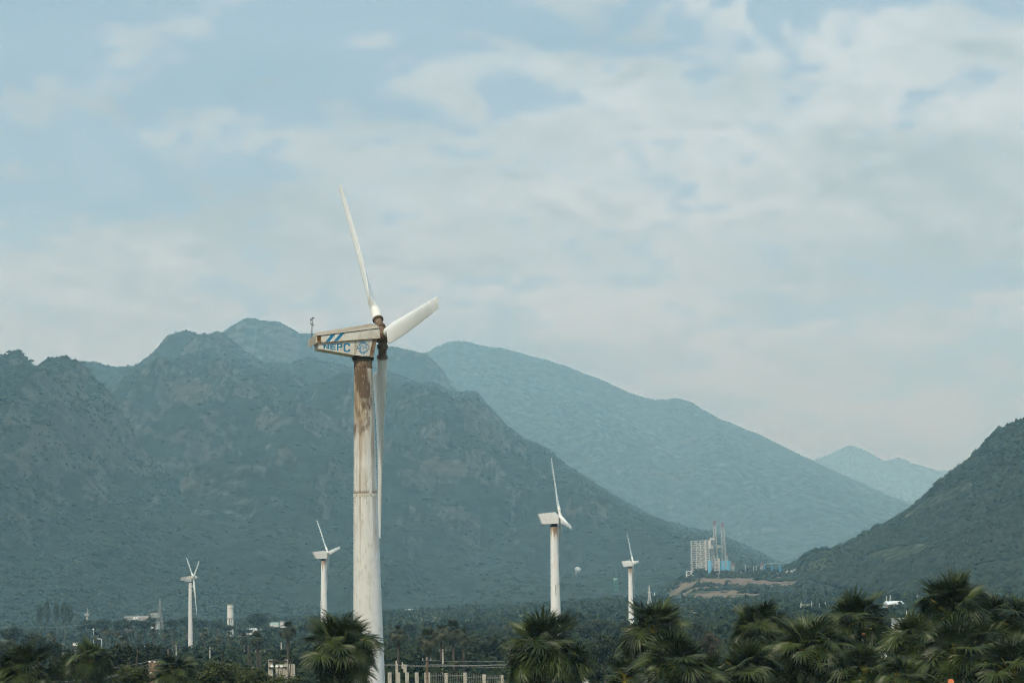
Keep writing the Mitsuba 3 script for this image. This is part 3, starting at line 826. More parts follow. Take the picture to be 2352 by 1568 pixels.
# ------------------------------------------------------------------ palms
def fan_mesh(seed, nseg=30, R=1.2, fine=True):
    """one fan leaf: pleated segments joined near the stalk's end, free and drooping at their tips; stalk along +x, leaf's base at the origin"""
    rg = np.random.default_rng(seed)
    V, Fc = [], []
    span = math.radians(rg.uniform(112, 128))
    droop, cup, side = rg.uniform(.05, .30), rg.uniform(.05, .30), rg.uniform(-.15, .15)
    phs = np.linspace(-span, span, nseg + 1)
    for i in range(nseg):
        if rg.random() < .03: continue
        p0, p1 = phs[i], phs[i + 1]
        pm = (p0 + p1) / 2 + rg.normal(0, .03)
        L = R * (.74 + .26 * math.cos(pm)) * rg.uniform(.88, 1.08)
        j = rg.uniform(.34, .46)
        dr_ = droop * rg.uniform(.6, 1.5) * (1 + .6 * abs(pm) / span)
        tw = rg.normal(0, .12)
        def pt(r, a, up):
            x, y = r * math.cos(a), r * math.sin(a)
            q = max(0, r / R - .35)
            z = cup * abs(y) - .18 * x * x / R - dr_ * R * q * q * 1.9 + up + side * y
            k = 1 - .35 * dr_ * q
            return (x * k, y * k + tw * q * q, z)
        n = len(V)
        w = (p1 - p0) / 2
        rj, r3 = L * j, L * .74
        V += [pt(.03, pm, 0), pt(rj, p0, -.012), pt(rj, (p0 + p1) / 2, .022), pt(rj, p1, -.012), pt(r3, pm - w * .46, -.01), pt(r3, pm, .012), pt(r3, pm + w * .46, -.01), pt(L, pm, 0)]
        Fc += [(n, n + 1, n + 2), (n, n + 2, n + 3), (n + 1, n + 4, n + 5), (n + 1, n + 5, n + 2), (n + 2, n + 5, n + 6), (n + 2, n + 6, n + 3), (n + 4, n + 7, n + 5), (n + 5, n + 7, n + 6)]
    return np.array(V), np.array(Fc)


def coarse_fan(seed, nseg=15, R=1.2):
    rg = np.random.default_rng(seed)
    V, Fc = [], []
    span = math.radians(118)
    droop, cup = rg.uniform(.15, .5), rg.uniform(.05, .3)
    phs = np.linspace(-span, span, nseg + 1)
    def pt(r, a):
        q = max(0, r / R - .35); x, y = r * math.cos(a), r * math.sin(a)
        return (x, y, cup * abs(y) - .18 * x * x / R - droop * R * q * q * 1.9)
    for i in range(nseg):
        pm = (phs[i] + phs[i + 1]) / 2 + rg.normal(0, .04)
        L = R * (.74 + .26 * math.cos(pm)) * rg.uniform(.85, 1.1)
        n = len(V)
        V += [pt(.03, pm), pt(L * .52, phs[i]), pt(L * .52, phs[i + 1]), pt(L, pm)]
        Fc += [(n, n + 1, n + 2), (n + 1, n + 3, n + 2)]
    return np.array(V), np.array(Fc)


def stalk_mesh(L, seed):
    rg = np.random.default_rng(seed)
    sag = rg.uniform(.0, .10)
    pts = [np.array([x * L, 0, -sag * L * x * x]) for x in (0, .35, .7, 1.02)]
    ws = [.075, .045, .034, .028]
    V, Fc = [], []
    for p, w in zip(pts, ws): V += [p + (0, -w, .012), p + (0, 0, -w * .7), p + (0, w, .012)]
    for i in range(3):
        for a, b in ((0, 1), (1, 2), (2, 0)):
            Fc += [(i * 3 + a, i * 3 + b, i * 3 + 3 + b), (i * 3 + a, i * 3 + 3 + b, i * 3 + 3 + a)]
    return np.array(V), np.array(Fc)


NFAN = 9
STALK_L = [.60, .85, 1.05, 1.25]


def leaf_frame(o, az, el, roll, s):
    x = np.array([math.cos(el) * math.cos(az), math.cos(el) * math.sin(az), math.sin(el)])
    y = np.array([-math.sin(az), math.cos(az), 0])
    z = np.cross(x, y)
    y, z = y * math.cos(roll) + z * math.sin(roll), z * math.cos(roll) - y * math.sin(roll)
    return frame(o, x, y, z, s)


def tilt_y(m, ang):
    """bend the leaf at the end of its stalk"""
    c, s_ = math.cos(ang), math.sin(ang)
    r = np.eye(4); r[0, 0], r[0, 2], r[2, 0], r[2, 2] = c, s_, -s_, c
    return m @ r


def tr(m, x, y, z):
    t = np.eye(4); t[:3, 3] = x, y, z
    return m @ t


def trunk_mesh(h, r0, r1, seed, n=10):
    rg = np.random.default_rng(seed)
    zs = np.linspace(0, h, max(4, int(h / .8)))
    prof = [(r0 + (r1 - r0) * (z / h) ** .6 + .012 * ((i % 2) * 2 - 1), z - h) for i, z in enumerate(zs)]
    return lathe(prof + [(r1 * .6, .12)], n)


def near_palm(x, y, rpx, D, label, nfr, seed, dead=0, lo=-42, group='fan palms close to the camera'):
    rg = np.random.default_rng(seed)
    t = thing('palm_tree', label, 'palm tree', group)
    c = at(x, y, D)
    s = rpx * D / FPX / 1.80
    g = float(gz(c[0], D))
    part(t, 'trunk', (lambda m: (m[0] + c - np.array([0, 0, .25]), m[1]))(trunk_mesh(c[2] - g, .30, .17, seed)), 'bark', 30)
    nfr = int(nfr * 1.9)
    for i in range(nfr):
        f = (i + .5) / nfr
        eld = 84 - (84 - lo) * f + rg.normal(0, 6)
        el = math.radians(eld)
        az = i * 2.39996 + seed + rg.normal(0, .2)
        si = int(rg.integers(0, len(STALK_L)))
        m = leaf_frame(c, az, el, rg.normal(0, .45), s * rg.uniform(.90, 1.10))
        Ls = STALK_L[si] * (.80 if el > 1.0 else 1)
        bend = rg.uniform(-.2, .35) if eld > 48 else rg.uniform(.3, 1.3) if eld > 5 else rg.uniform(.2, 1.1)
        k = reuse(t, 'frond', ('fan', int(rg.integers(0, NFAN))), lambda: None, 'palm_leaf', tilt_y(tr(m, Ls, 0, -.06), bend) @ np.diag([.92, .92, .92, 1]))
        mm = m.copy(); mm[:3, 0] *= Ls / STALK_L[si]
        reuse(k, 'stalk', ('stalk', si), lambda: None, 'palm_stalk', mm)
    for i in range(dead):
        az, el = rg.uniform(0, 6.28) if i else -1.57, math.radians(rg.uniform(-80, -62))
        m = leaf_frame(c - np.array([0, 0, .35 * s]), az, el, rg.normal(0, .3), s * .85)
        k = reuse(t, 'dead_frond', ('fan', int(rg.integers(0, NFAN))), lambda: None, 'palm_dead', tilt_y(tr(m, .7, 0, 0), .35) @ np.diag([1, .45, 1, 1]))
        reuse(k, 'stalk', ('stalk', 0), lambda: None, 'palm_dead', m)
    return t


for i in range(NFAN): _cache[(('fan', i), 'palm_leaf')] = mikit.ply(fan_mesh(100 + i), 'palm_leaf')
for i in range(NFAN): _cache[(('fan', i), 'palm_dead')] = {**_cache[(('fan', i), 'palm_leaf')], 'bsdf': {'type': 'ref', 'id': 'palm_dead'}}
for i, L_ in enumerate(STALK_L):
    _cache[(('stalk', i), 'palm_stalk')] = mikit.ply(stalk_mesh(L_, i), 'palm_stalk')
    _cache[(('stalk', i), 'palm_dead')] = {**_cache[(('stalk', i), 'palm_stalk')], 'bsdf': {'type': 'ref', 'id': 'palm_dead'}}

NEAR = [  # x, y, crown radius, metres, label, fronds, dead fronds
    (60, 1552, 84, 112, 'large fan palm in the bottom left corner with yellow stalks', 30, 0),
    (208, 1524, 58, 150, 'dark fan palm with drooping dry leaves, second palm from the left edge', 28, 3),
    (403, 1552, 56, 150, 'rounded fan palm just right of the rusty lattice frame', 28, 0),
    (783, 1500, 98, 112, 'big fan palm standing in front of the lettered turbine tower', 38, 0),
    (1245, 1502, 102, 112, 'big fan palm in front of the tallest smaller turbine', 38, 2),
    (1462, 1520, 56, 190, 'dull grey green fan palm with dry hanging leaves, left of the palm row', 30, 4),
    (1330, 1535, 46, 140, 'small fan palm low beside the white wall piece', 20, 0),
    (1508, 1462, 92, 118, 'wide fan palm whose windswept top is just below the rightmost small turbine', 34, 0),
    (1556, 1550, 100, 104, 'low fan palm with yellow stalks just left of the gap in the palm row', 34, 0),
    (1438, 1566, 58, 108, 'low fan palm cut by the bottom edge left of the palm row', 18, 0),
    (1742, 1448, 74, 122, 'fan palm with upright windswept top between two gaps, below the industrial plant', 30, 0),
    (1716, 1550, 88, 106, 'low fan palm with arching yellow stalks below the industrial plant', 32, 1),
    (1862, 1500, 92, 108, 'fan palm with a tall vertical stalk in the middle of the palm row', 34, 0),
    (1964, 1440, 84, 116, 'fan palm with an orange brown fruit at its heart', 32, 0),
    (1985, 1556, 84, 104, 'low leafy fan palm under the one with the fruit', 28, 0),
    (2188, 1412, 98, 112, 'tallest fan palm, its crown rising above all the others at right', 38, 0),
    (2096, 1484, 80, 108, 'fan palm leaning left of the tallest palm with one dry bent leaf', 28, 1),
    (2205, 1530, 108, 106, 'dense fan palm with hanging orange dry leaves under the tallest palm', 36, 9),
    (2288, 1438, 82, 118, 'fan palm right beside the tallest palm', 32, 0),
    (2352, 1448, 84, 114, 'fan palm cut by the right edge of the picture', 32, 0),
    (2325, 1550, 92, 104, 'dark fan palm in the bottom right corner', 32, 3),
    (2070, 1568, 70, 102, 'lowest fan palm at the bottom edge left of the orange post', 24, 0),
    (1640, 1556, 62, 120, 'small fan palm in the shade between two larger crowns of the row', 22, 0),
    (1806, 1536, 78, 109, 'low fan palm between the arching yellow stalks and the tall vertical stalk', 26, 0),
    (1926, 1512, 66, 113, 'fan palm filling the dip below and left of the fruit palm', 24, 0),
    (2258, 1492, 78, 111, 'shaded fan palm below the palm right beside the tallest one', 26, 1),
    (1795, 1470, 56, 128, 'half hidden fan palm between the windswept top and the tall stalk', 24, 0)]
for i, (x, y, r, D, lab, nf, dead) in enumerate(NEAR):
    t = near_palm(x, y, r, D, lab, nf, 900 + 13 * i, dead)
    if 'fruit' in lab:
        c = at(1984, 1456, D - .4)
        part(t, 'fruit', (lambda m: (m[0] + c, m[1]))(lathe([(0, -.08), (.055, -.055), (.08, 0), (.055, .055), (0, .075)], 14)), 'palm_fruit', 50)
bs('palm_fruit', (.12, .045, .022), .5, .4)

# palms farther out on the plain: crown, trunk, a skirt of dry leaves
def crown_mesh(seed, nfr=36, lo=-40):
    rg = np.random.default_rng(seed)
    out = []
    for i in range(nfr):
        f = (i + .5) / nfr
        el = math.radians(86 - (86 - lo) * f ** .85 + rg.normal(0, 7))
        m = leaf_frame(np.zeros(3), i * 2.4 + rg.normal(0, .2), el, rg.normal(0, .25), rg.uniform(.9, 1.1))
        m = tilt_y(tr(m, rg.uniform(.8, 1.15), 0, 0), rg.uniform(-.1, .3) if el > 1 else rg.uniform(.3, 1.0))
        v, f_ = coarse_fan(seed * 50 + i, R=1.0)
        out.append((v @ m[:3, :3].T + m[:3, 3], f_))
    return cat_(out)


for i in range(3): _cache[(('crown', i), 'palm_leaf_far')] = mikit.ply(crown_mesh(40 + i), 'palm_leaf_far')
_cache[('skirt', 'palm_dead')] = mikit.ply((lambda out: cat_(out))([(lambda v, f, m: (v @ m[:3, :3].T + m[:3, 3], f))(*coarse_fan(77 + i), tilt_y(leaf_frame(np.array([0, 0, -.2]), i * 1.3, math.radians(-76), 0, .8) @ np.diag([1, .4, 1, 1]), .2)) for i in range(6)]), 'palm_dead')
_cache[('trunk', 'bark')] = mikit.ply(lathe([(1.25, -1), (1, -.5), (1, -.02), (.6, 0)], 8), 'bark', smooth=True)


def far_palm(x, y, rpx, D, label, skirt, group=None, ry=None):
    t = thing('palm_tree', label, 'palm tree', group)
    c = at(x, y, D)
    s = rpx * D / FPX / 1.85
    h = c[2] - float(gz(c[0], D)) + .5
    rg = random.Random(x * 7 + y)
    a = rg.uniform(0, 6.28)
    reuse(t, 'crown', ('crown', rg.randrange(3)), None, 'palm_leaf_far', frame(c, (math.cos(a), math.sin(a), 0), (-math.sin(a), math.cos(a), 0), (0, 0, 1), s) @ np.diag([1, 1, 1.1, 1]))
    reuse(t, 'trunk', 'trunk', None, 'bark', frame(c, (.17, 0, 0), (0, .17, 0), (0, 0, h)))
    if skirt:
        k = reuse(t, 'dead_fronds', 'skirt', None, 'palm_dead', frame(c, (math.cos(a), math.sin(a), 0), (-math.sin(a), math.cos(a), 0), (0, 0, 1), s))
        labels[k] = {'label': 'skirt of dry brown leaves', 'kind': 'stuff'}


FARP = [(661, 1447, 25, 330, 'slim fan palm with a brown skirt left of the lettered tower', 1), (914, 1457, 24, 330, 'single fan palm with a brown skirt right of the lettered tower', 1),
        (981, 1474, 32, 290, 'fan palm on a bare reddish trunk above the concrete fence posts', 1), (1041, 1452, 30, 330, 'fan palm with the highest crown in the clump behind the fence', 0),
        (1012, 1456, 24, 340, 'smaller fan palm left within the clump behind the fence', 0), (1064, 1462, 22, 335, 'fan palm at the right end of the clump behind the fence', 0),
        (590, 1470, 20, 420, 'thin grey fan palm above the gantry poles', 0), (245, 1450, 14, 700, 'fan palm under the white gabled building', 1)]
for q in FARP: far_palm(*q)
for q in [(268, 1452, 13, 700), (300, 1450, 13, 720), (222, 1462, 12, 640), (285, 1478, 20, 460), (320, 1462, 13, 640), (352, 1455, 12, 700), (380, 1458, 14, 680), (400, 1452, 13, 720), (470, 1456, 13, 700), (505, 1468, 15, 620), (528, 1462, 12, 680), (560, 1466, 14, 560), (120, 1462, 13, 640)]:
    far_palm(*q, 'small fan palm ' + {268: 'just right of the palm under the gabled building', 300: 'below the long grey tiled roof', 222: 'between the lamp post and the second palm from the left', 285: 'above the dark spreading tree at left', 320: 'left below the tall pylon', 352: 'straight below the tall pylon',
             380: 'right below the tall pylon', 400: 'just left of the farthest turbine tower', 470: 'just right of the farthest turbine tower', 505: 'below and left of the white silo', 528: 'straight below the white silo', 560: 'below the long thin white shed', 120: 'below the clump of tall feathery trees'}[q[0]], (q[0] % 3 == 0), 'small palms on the left part of the plain')
for q in [(1130, 1440, 12, 720), (1162, 1438, 13, 720), (1186, 1446, 12, 680), (895, 1440, 10, 760), (1298, 1440, 14, 600)]:
    far_palm(*q, 'small fan palm far out on the plain ' + {1130: 'above the largest dark tree', 1162: 'just left of the second big palm', 1186: 'almost touching the second big palm', 895: 'right beside the lettered tower', 1298: 'right of the tallest smaller turbine'}[q[0]], (q[0] % 2 == 0), 'small palms beyond the fence')


FIVE = ('leftmost', 'second from the left', 'middle one', 'second from the right', 'rightmost')
# ------------------------------------------------------------------ broad leaved trees
def leaf_quads(cen, nrm, size, rg):
    n = len(cen)
    a = np.cross(nrm, rg.normal(size=(n, 3))); a /= np.linalg.norm(a, axis=1, keepdims=True) + 1e-9
    b = np.cross(nrm, a)
    s = (size * rg.uniform(.6, 1.4, n))[:, None]
    v = np.stack([cen - a * s, cen - b * s * .55, cen + a * s, cen + b * s * .55], 1)
    i = np.arange(n)[:, None] * 4
    return v.reshape(-1, 3), np.vstack([i + [0, 1, 2], i + [0, 2, 3]])


def crown_leaves(seed, nclump, per, leaf, flat=.8, tall=1.0):
    """leaves in clumps through a unit crown (centre 0, radius about 1)"""
    rg = np.random.default_rng(seed)
    d = rg.normal(size=(nclump, 3)); d /= np.linalg.norm(d, axis=1, keepdims=True)
    cc = d * (rg.random((nclump, 1)) ** .45) * .78 * np.array([1, 1, flat])
    cc[:, 2] *= tall
    rc = rg.uniform(.16, .36, nclump)
    cs, ns = [], []
    for c, r in zip(cc, rc):
        e = rg.normal(size=(per, 3)); e /= np.linalg.norm(e, axis=1, keepdims=True)
        cs.append(c + e * r * (rg.random((per, 1)) ** .4) * np.array([1, 1, .75])); ns.append(e + rg.normal(0, .5, (per, 3)) + np.array([0, 0, .4]))
    n = np.vstack(ns); n /= np.linalg.norm(n, axis=1, keepdims=True)
    return leaf_quads(np.vstack(cs), n, leaf, rg)


def limbs_mesh(seed, h):
    """a trunk with limbs: crown centre at 0, radius 1, ground at -h"""
    rg = np.random.default_rng(seed)
    out = [rod((0, 0, -h), (0.02, 0, -.55), .10, .075, 7)]
    for i in range(6):
        a, e = i * 1.05 + rg.normal(0, .2), rg.uniform(.5, 1.2)
        q = np.array([math.cos(a) * math.cos(e), math.sin(a) * math.cos(e), math.sin(e)]) * rg.uniform(.7, 1.0) + np.array([0, 0, -.55])
        out.append(rod((0.02, 0, -.62), q, .055, .018, 5))
    return cat_(out)


for i in range(4): _cache[(('leaves_near', i), 'leaf_near')] = mikit.ply(crown_leaves(300 + i, 80, 75, .045), 'leaf_near')
for i in range(5):
    m_ = crown_leaves(320 + i, 60, 40, .075, .85)
    for b in ('leaf_dark', 'leaf_olive', 'leaf_dry'): _cache[(('leaves', i), b)] = mikit.ply(m_, b)
for i in range(2): _cache[(('leaves_tall', i), 'leaf_dark')] = mikit.ply(crown_leaves(340 + i, 50, 30, .085, 1.0), 'leaf_dark')
_cache[('limbs', 'bark')] = mikit.ply(limbs_mesh(5, 1.5), 'bark', smooth=True)


def tree(x, y, rx, ry, D, label, mat='leaf_dark', group=None, near=False, tall=False):
    t = thing('tree', label, 'tree', group)
    c = at(x, y, D)
    s = D / FPX
    rg = random.Random(int(x * 13 + y))
    a = rg.uniform(0, 6.28)
    ca, sa = math.cos(a), math.sin(a)
    cid = ('leaves_near', rg.randrange(4)) if near else ('leaves_tall', rg.randrange(2)) if tall else ('leaves', rg.randrange(5))
    wx, wz = rx * s * 1.12, ry * s * 1.25
    reuse(t, 'crown', cid, None, 'leaf_near' if near else mat, frame(c, (ca * wx, sa * wx, 0), (-sa * wx, ca * wx, 0), (0, 0, wz)))
    h = max(c[2] - float(gz(c[0], D)) + .5, wz * .7)
    reuse(t, 'trunk', 'limbs', None, 'bark', frame(c, (ca * wx * .8, sa * wx * .8, 0), (-sa * wx * .8, ca * wx * .8, 0), (0, 0, max(h / 1.5, wz * .8))))
    return t


tree(300, 1556, 54, 34, 150, 'round leafy tree with bright leaves at the bottom left of the rusty frame', near=True)
tree(500, 1552, 72, 48, 160, 'broad round tree with sunlit leaves right of the rounded palm', near=True)
tree(580, 1568, 52, 40, 145, 'dark leafy tree cut by the bottom edge left of the concrete gantry', near=True)
tree(650, 1578, 62, 32, 140, 'low dark bushy tree at the bottom edge below the concrete gantry', near=True)
tree(275, 1510, 66, 40, 240, 'large dark spreading tree behind the second palm from the left')
tree(160, 1530, 46, 40, 190, 'dark tree between the corner palm and the second palm at left')
tree(340, 1500, 40, 28, 300, 'dark tree behind the arm lights at left')
tree(366, 1496, 30, 20, 480, 'dark round tree left of the farthest turbine base')
tree(432, 1512, 30, 13, 500, 'dark tree hiding the base of the farthest turbine')
tree(1110, 1494, 62, 42, 400, 'largest dark tree behind the fence, right of the palm clump')
tree(1034, 1510, 44, 34, 380, 'dark tree below the palm clump behind the fence')
tree(1172, 1500, 36, 36, 420, 'dark tree between the fence and the big palm right of it')
tree(1388, 1490, 36, 44, 320, 'dark green tree between two palms below the small right turbine')
tree(1360, 1545, 40, 26, 260, 'dark bush like tree over the white wall piece')
tree(1632, 1476, 26, 34, 280, 'tan olive tree in the first gap of the palm row', 'leaf_dry')
tree(1600, 1445, 22, 16, 500, 'olive tree peeping over the palm row left of the gap', 'leaf_olive')
tree(593, 1421, 26, 19, 1100, 'dark tree left of the green roofed house')
tree(2060, 1396, 24, 10, 900, 'round dark tree in front of the long pale roof')
tree(2050, 1432, 46, 18, 520, 'dull grey green tree in front of the pale green roofed hut', 'leaf_olive')
tree(2048, 1468, 30, 15, 300, 'dark shrubby tree in front of the blue white container roof')
tree(1990, 1420, 30, 14, 620, 'olive tree seen through the gap right of the fruit palm', 'leaf_olive')
for i, q in enumerate([(92, 1408, 9, 20, 1250), (108, 1403, 8, 24, 1250), (130, 1405, 8, 22, 1280), (148, 1404, 10, 25, 1270), (160, 1410, 8, 18, 1290)]):
    tree(*q, FIVE[i] + ' of the five tall feathery trees left of the water tower', group='tall clump at left', tall=True)
for i, q in enumerate([(1308, 1432, 22, 14, 640), (1345, 1444, 24, 14, 600), (1378, 1434, 26, 17, 640), (1412, 1444, 20, 14, 620), (1432, 1440, 22, 14, 660)]):
    tree(*q, FIVE[i] + ' of the dull brown trees between the right two turbines', 'leaf_olive', 'belt of trees in the middle')
for i, q in enumerate([(30, 1455, 30, 16, 620), (75, 1470, 34, 18, 520), (120, 1490, 32, 18, 420), (20, 1490, 36, 22, 380)]):
    tree(*q, ('upper left dark tree above the corner palm at left', 'upper right dark tree above the corner palm at left', 'dark tree right of the corner palm below the sign board', 'dark tree at the left edge straight above the corner palm')[i], group='dark belt at the left edge')
def tree_place(x):
    for lim, s in ((215, 'hiding the foot of the slim water tower'), (250, 'just right of the slim water tower'), (300, 'below the flat grey concrete block'), (320, 'right under the white gable'), (345, 'below the long tiled roof'), (370, 'below the house at the tall pylon'), (410, 'right of the tall pylon'), (440, 'touching the left side of the farthest turbine tower'),
                   (480, 'just right of the farthest turbine tower'), (510, 'left of the white silo'), (540, 'at the foot of the white silo'), (590, 'in front of the long thin white shed'), (700, 'below the green roofed house')):
        if x < lim: return s


for q in [(430, 1424, 24, 11, 1150), (462, 1430, 22, 10, 1100), (500, 1434, 20, 9, 1080), (395, 1430, 20, 12, 1060), (330, 1433, 30, 13, 1080), (285, 1434, 28, 14, 1020), (235, 1432, 24, 12, 1060), (200, 1434, 22, 13, 1080), (355, 1422, 20, 8, 1250), (310, 1427, 18, 6, 1300), (525, 1441, 16, 9, 1050), (560, 1448, 22, 8, 1000), (620, 1446, 30, 11, 1000)]:
    tree(*q, 'dark rounded tree ' + tree_place(q[0]), group='trees around the left pylon')
for i, q in enumerate([(940, 1440, 22, 10, 800), (985, 1432, 20, 9, 900), (1090, 1430, 24, 9, 900), (1210, 1436, 26, 11, 800), (700, 1440, 20, 10, 820)]):
    tree(*q, 'dark rounded tree far out on the plain ' + ('right of the single brown skirted palm', 'left above the palm clump', 'right above the palm clump', 'left of the tallest smaller turbine', 'left of the lettered tower')[i], group='trees behind the lettered tower')

# ------------------------------------------------------------------ scrub on the plain: countless
def shrub(seed, nq, leaf, core):
    rg = np.random.default_rng(seed)
    d = rg.normal(size=(nq, 3)); d /= np.linalg.norm(d, axis=1, keepdims=True)
    d[:, 2] = np.abs(d[:, 2])
    bump = 1 + .28 * np.sin(3 * np.arctan2(d[:, 1], d[:, 0]) + seed) * (1 - d[:, 2])
    c = d * (rg.uniform(.72, 1.08, nq) * bump)[:, None] * np.array([1, 1, .8])
    n = d + rg.normal(0, .55, (nq, 3)); n /= np.linalg.norm(n, axis=1, keepdims=True)
    q = leaf_quads(c, n, leaf, rg)
    if not core: return q
    v = OCT_V * np.array([.72, .72, .56]) + rg.normal(0, .06, (6, 3))
    return cat_([q, (v, OCT_F)])


def scatter(key, label, mat, n, d0, d1, variants, rmin, rmax, seed, dens=None):
    rg = np.random.default_rng(seed)
    D = np.sqrt(d0 ** 2 + (d1 ** 2 - d0 ** 2) * rg.random(n))
    u = rg.uniform(-.228, .228, n)
    x = u * D
    keep = meshkit.fbm(np.stack([x / 38, D / 55, D * 0 + seed], -1), 3, seed) > (dens or .42)
    keep &= ~((u > .045) & (u < .135) & (D > 1480 + 500 * np.abs(u - .09) / .045))
    x, D = x[keep], D[keep]
    r = rmin + (rmax - rmin) * rg.random(len(x)) ** 2.6
    vs, fs, off = [], [], 0
    for k, (v, f) in enumerate(variants):
        idx = np.nonzero(np.arange(len(x)) % len(variants) == k)[0]
        a = rg.uniform(0, 6.28, len(idx)); c_, s_ = np.cos(a), np.sin(a)
        w = np.stack([v[None, :, 0] * c_[:, None] - v[None, :, 1] * s_[:, None], v[None, :, 0] * s_[:, None] + v[None, :, 1] * c_[:, None], np.broadcast_to(v[None, :, 2], (len(idx), len(v)))], -1)
        w = w * r[idx, None, None] * np.array([1, 1, 1.0]) + np.stack([x[idx], D[idx], gz(x[idx], D[idx]) - .15], -1)[:, None]
        vs.append(w.reshape(-1, 3)); fs.append((f[None] + len(v) * np.arange(len(idx))[:, None, None]).reshape(-1, 3) + off); off += len(idx) * len(v)
    put(key, (np.vstack(vs), np.vstack(fs)), mat)
    tag(key, label, kind='stuff')


SH_N = [shrub(500 + i, 84, .17, True) for i in range(5)]
SH_F = [shrub(520 + i, 22, .34, True) for i in range(5)]
scatter('scrub', 'dense green thorn scrub covering the plain', 'leaf_scrub', 4200, 300, 900, SH_N, 1.1, 5.4, 11)
scatter('dry_scrub', 'brownish dry bushes among the scrub', 'leaf_dry', 1300, 300, 950, SH_N, .8, 2.2, 12, .5)
scatter('distant_scrub', 'distant scrub running up to the mountains', 'leaf_scrub', 11000, 900, 2300, SH_F, 1.6, 6.4, 13, .36)
KB = [(1500, 1392, 26, 12), (1530, 1372, 22, 8), (1560, 1350, 20, 8), (1598, 1335, 34, 13), (1632, 1345, 26, 11), (1660, 1330, 20, 10), (1672, 1338, 16, 12), (1640, 1325, 22, 7), (1690, 1352, 34, 20), (1662, 1362, 20, 9), (1744, 1322, 18, 12), (1730, 1345, 22, 8), (1755, 1360, 24, 9),
      (1790, 1322, 26, 9), (1815, 1330, 30, 10), (1780, 1345, 30, 10), (1720, 1375, 30, 9), (1680, 1385, 30, 9), (1620, 1388, 30, 10), (1570, 1380, 26, 8), (1840, 1345, 34, 12), (1590, 1362, 14, 6), (1655, 1375, 16, 6), (1835, 1300, 14, 8), (1860, 1285, 16, 10), (1885, 1275, 14, 7), (1540, 1400, 26, 8), (1470, 1405, 20, 8)]


KSIDE = {(1500, 1392): ', second from left,', (1570, 1380): ', rightmost,', (1540, 1400): ', lowest,', (1470, 1405): ', leftmost,', (1835, 1300): ', lowest,', (1860, 1285): ', middle,', (1885, 1275): ', topmost,'}


def knoll_place(x, y):
    under = 'left of the plant' if x < 1585 else 'below the frame building' if x < 1650 else 'below the blue tanks' if x < 1705 else 'below the thin canopy' if x < 1750 else 'below the blue legged shed' if x < 1800 else 'below the white hut' if x < 1832 else 'on the green hump'
    row = 'high' if y < 1334 else 'halfway down' if y < 1358 else 'low' if y < 1378 else 'at the foot'
    return under, row


for x, y, w, h in KB:
    D = hit(x, y)
    c = at(x, y, D)
    under, row = knoll_place(x, y)
    t = thing('bush', f"{'wide' if w > 27 else 'small' if w < 19 else 'round'} dark bush {row}{KSIDE.get((x, y), '')} on the knoll {under}", 'bush', 'bushes on the earth knoll')
    s = D / FPX * .60
    scene[t] = {**_cache.setdefault((('bush', x % 3), 'leaf_dark'), mikit.ply(shrub(560 + x % 3, 150, .16, True), 'leaf_dark')), 'to_world': T(frame(c - np.array([0, 0, h * s * .35]), (w * s, 0, 0), (0, w * s, 0), (0, 0, h * s * 1.7)).tolist())}

# ------------------------------------------------------------------ the industrial plant on the knoll
DP = 1950.0
PX = DP / FPX                       # metres per picture pixel there
CP = lambda x, y: ((2720 + x / 4.9) * .57422, (2050 + y / 4.9) * .57422)


def pp(x, y, dy=0.0):
    """plant picture coordinates -> point, dy metres farther back"""
    p = at(*CP(x, y), DP); return p + np.array([0, dy, 0])


CW = PX * .57422 / 4.9              # metres per plant picture pixel


def members(t, segs, name, mat, w):
    for p, q in segs: part(t, name, bar(p, q, w), mat)


t = thing('steel_frame_tower', 'tall open lattice frame building of pale steel, left part of the industrial plant', 'industrial frame')
colx = [228, 322, 408, 495, 512, 572]
ztop, zbot = pp(400, 545)[2], pp(400, 1170)[2]
xs_ = [pp(x, 850)[0] for x in colx]
DEP = 14.0
rows = [pp(400, y)[2] for y in np.linspace(548, 1160, 15)]
for j, x in enumerate(xs_):
    for dy in (0, DEP): part(t, 'column', bar((x, DP + dy, zbot - 4), (x, DP + dy, ztop), .55 if dy == 0 else .3), 'steel_pale' if dy == 0 else 'steel_grey')
for k, z in enumerate(rows):
    part(t, 'floor_beam', bar((xs_[0], DP, z), (xs_[3], DP, z), .36), 'steel_pale')
    part(t, 'floor_beam', bar((xs_[4], DP, z + .4), (xs_[5], DP, z + .4), .5), 'steel_pale')
    if k % 3 == 0: part(t, 'rear_beam', bar((xs_[0], DP + DEP, z), (xs_[5], DP + DEP, z), .2), 'steel_grey')
    part(t, 'side_beam', bar((xs_[0], DP, z), (xs_[0], DP + DEP, z), .2), 'steel_grey')
    part(t, 'side_beam', bar((xs_[5], DP, z), (xs_[5], DP + DEP, z), .2), 'steel_grey')
for k in range(1, 13, 2):
    z0_, z1_ = rows[k], rows[k + 2]
    zm = (z0_ + z1_) / 2
    for xa, xb in ((xs_[1], xs_[2]), (xs_[3], xs_[2])):
        part(t, 'brace', bar((xa, DP - .1, z0_), (xb, DP - .1, zm), .26), 'steel_pale'); part(t, 'brace', bar((xa, DP - .1, z1_), (xb, DP - .1, zm), .26), 'steel_pale')
for xa, za, xb, zb_ in ((300, 900, 250, 950), (345, 1010, 400, 1050), (250, 660, 275, 675), (255, 720, 290, 735)):
    a, b = pp(xa, zb_), pp(xb, za)
    part(t, 'vessel', box((min(a[0], b[0]), DP + 4, a[2]), (max(a[0], b[0]) + .5, DP + 8, b[2] + .6)), 'steel_grey')
t = thing('transfer_duct', 'pale elbow duct between the lattice frame building and the taller stack', 'duct')
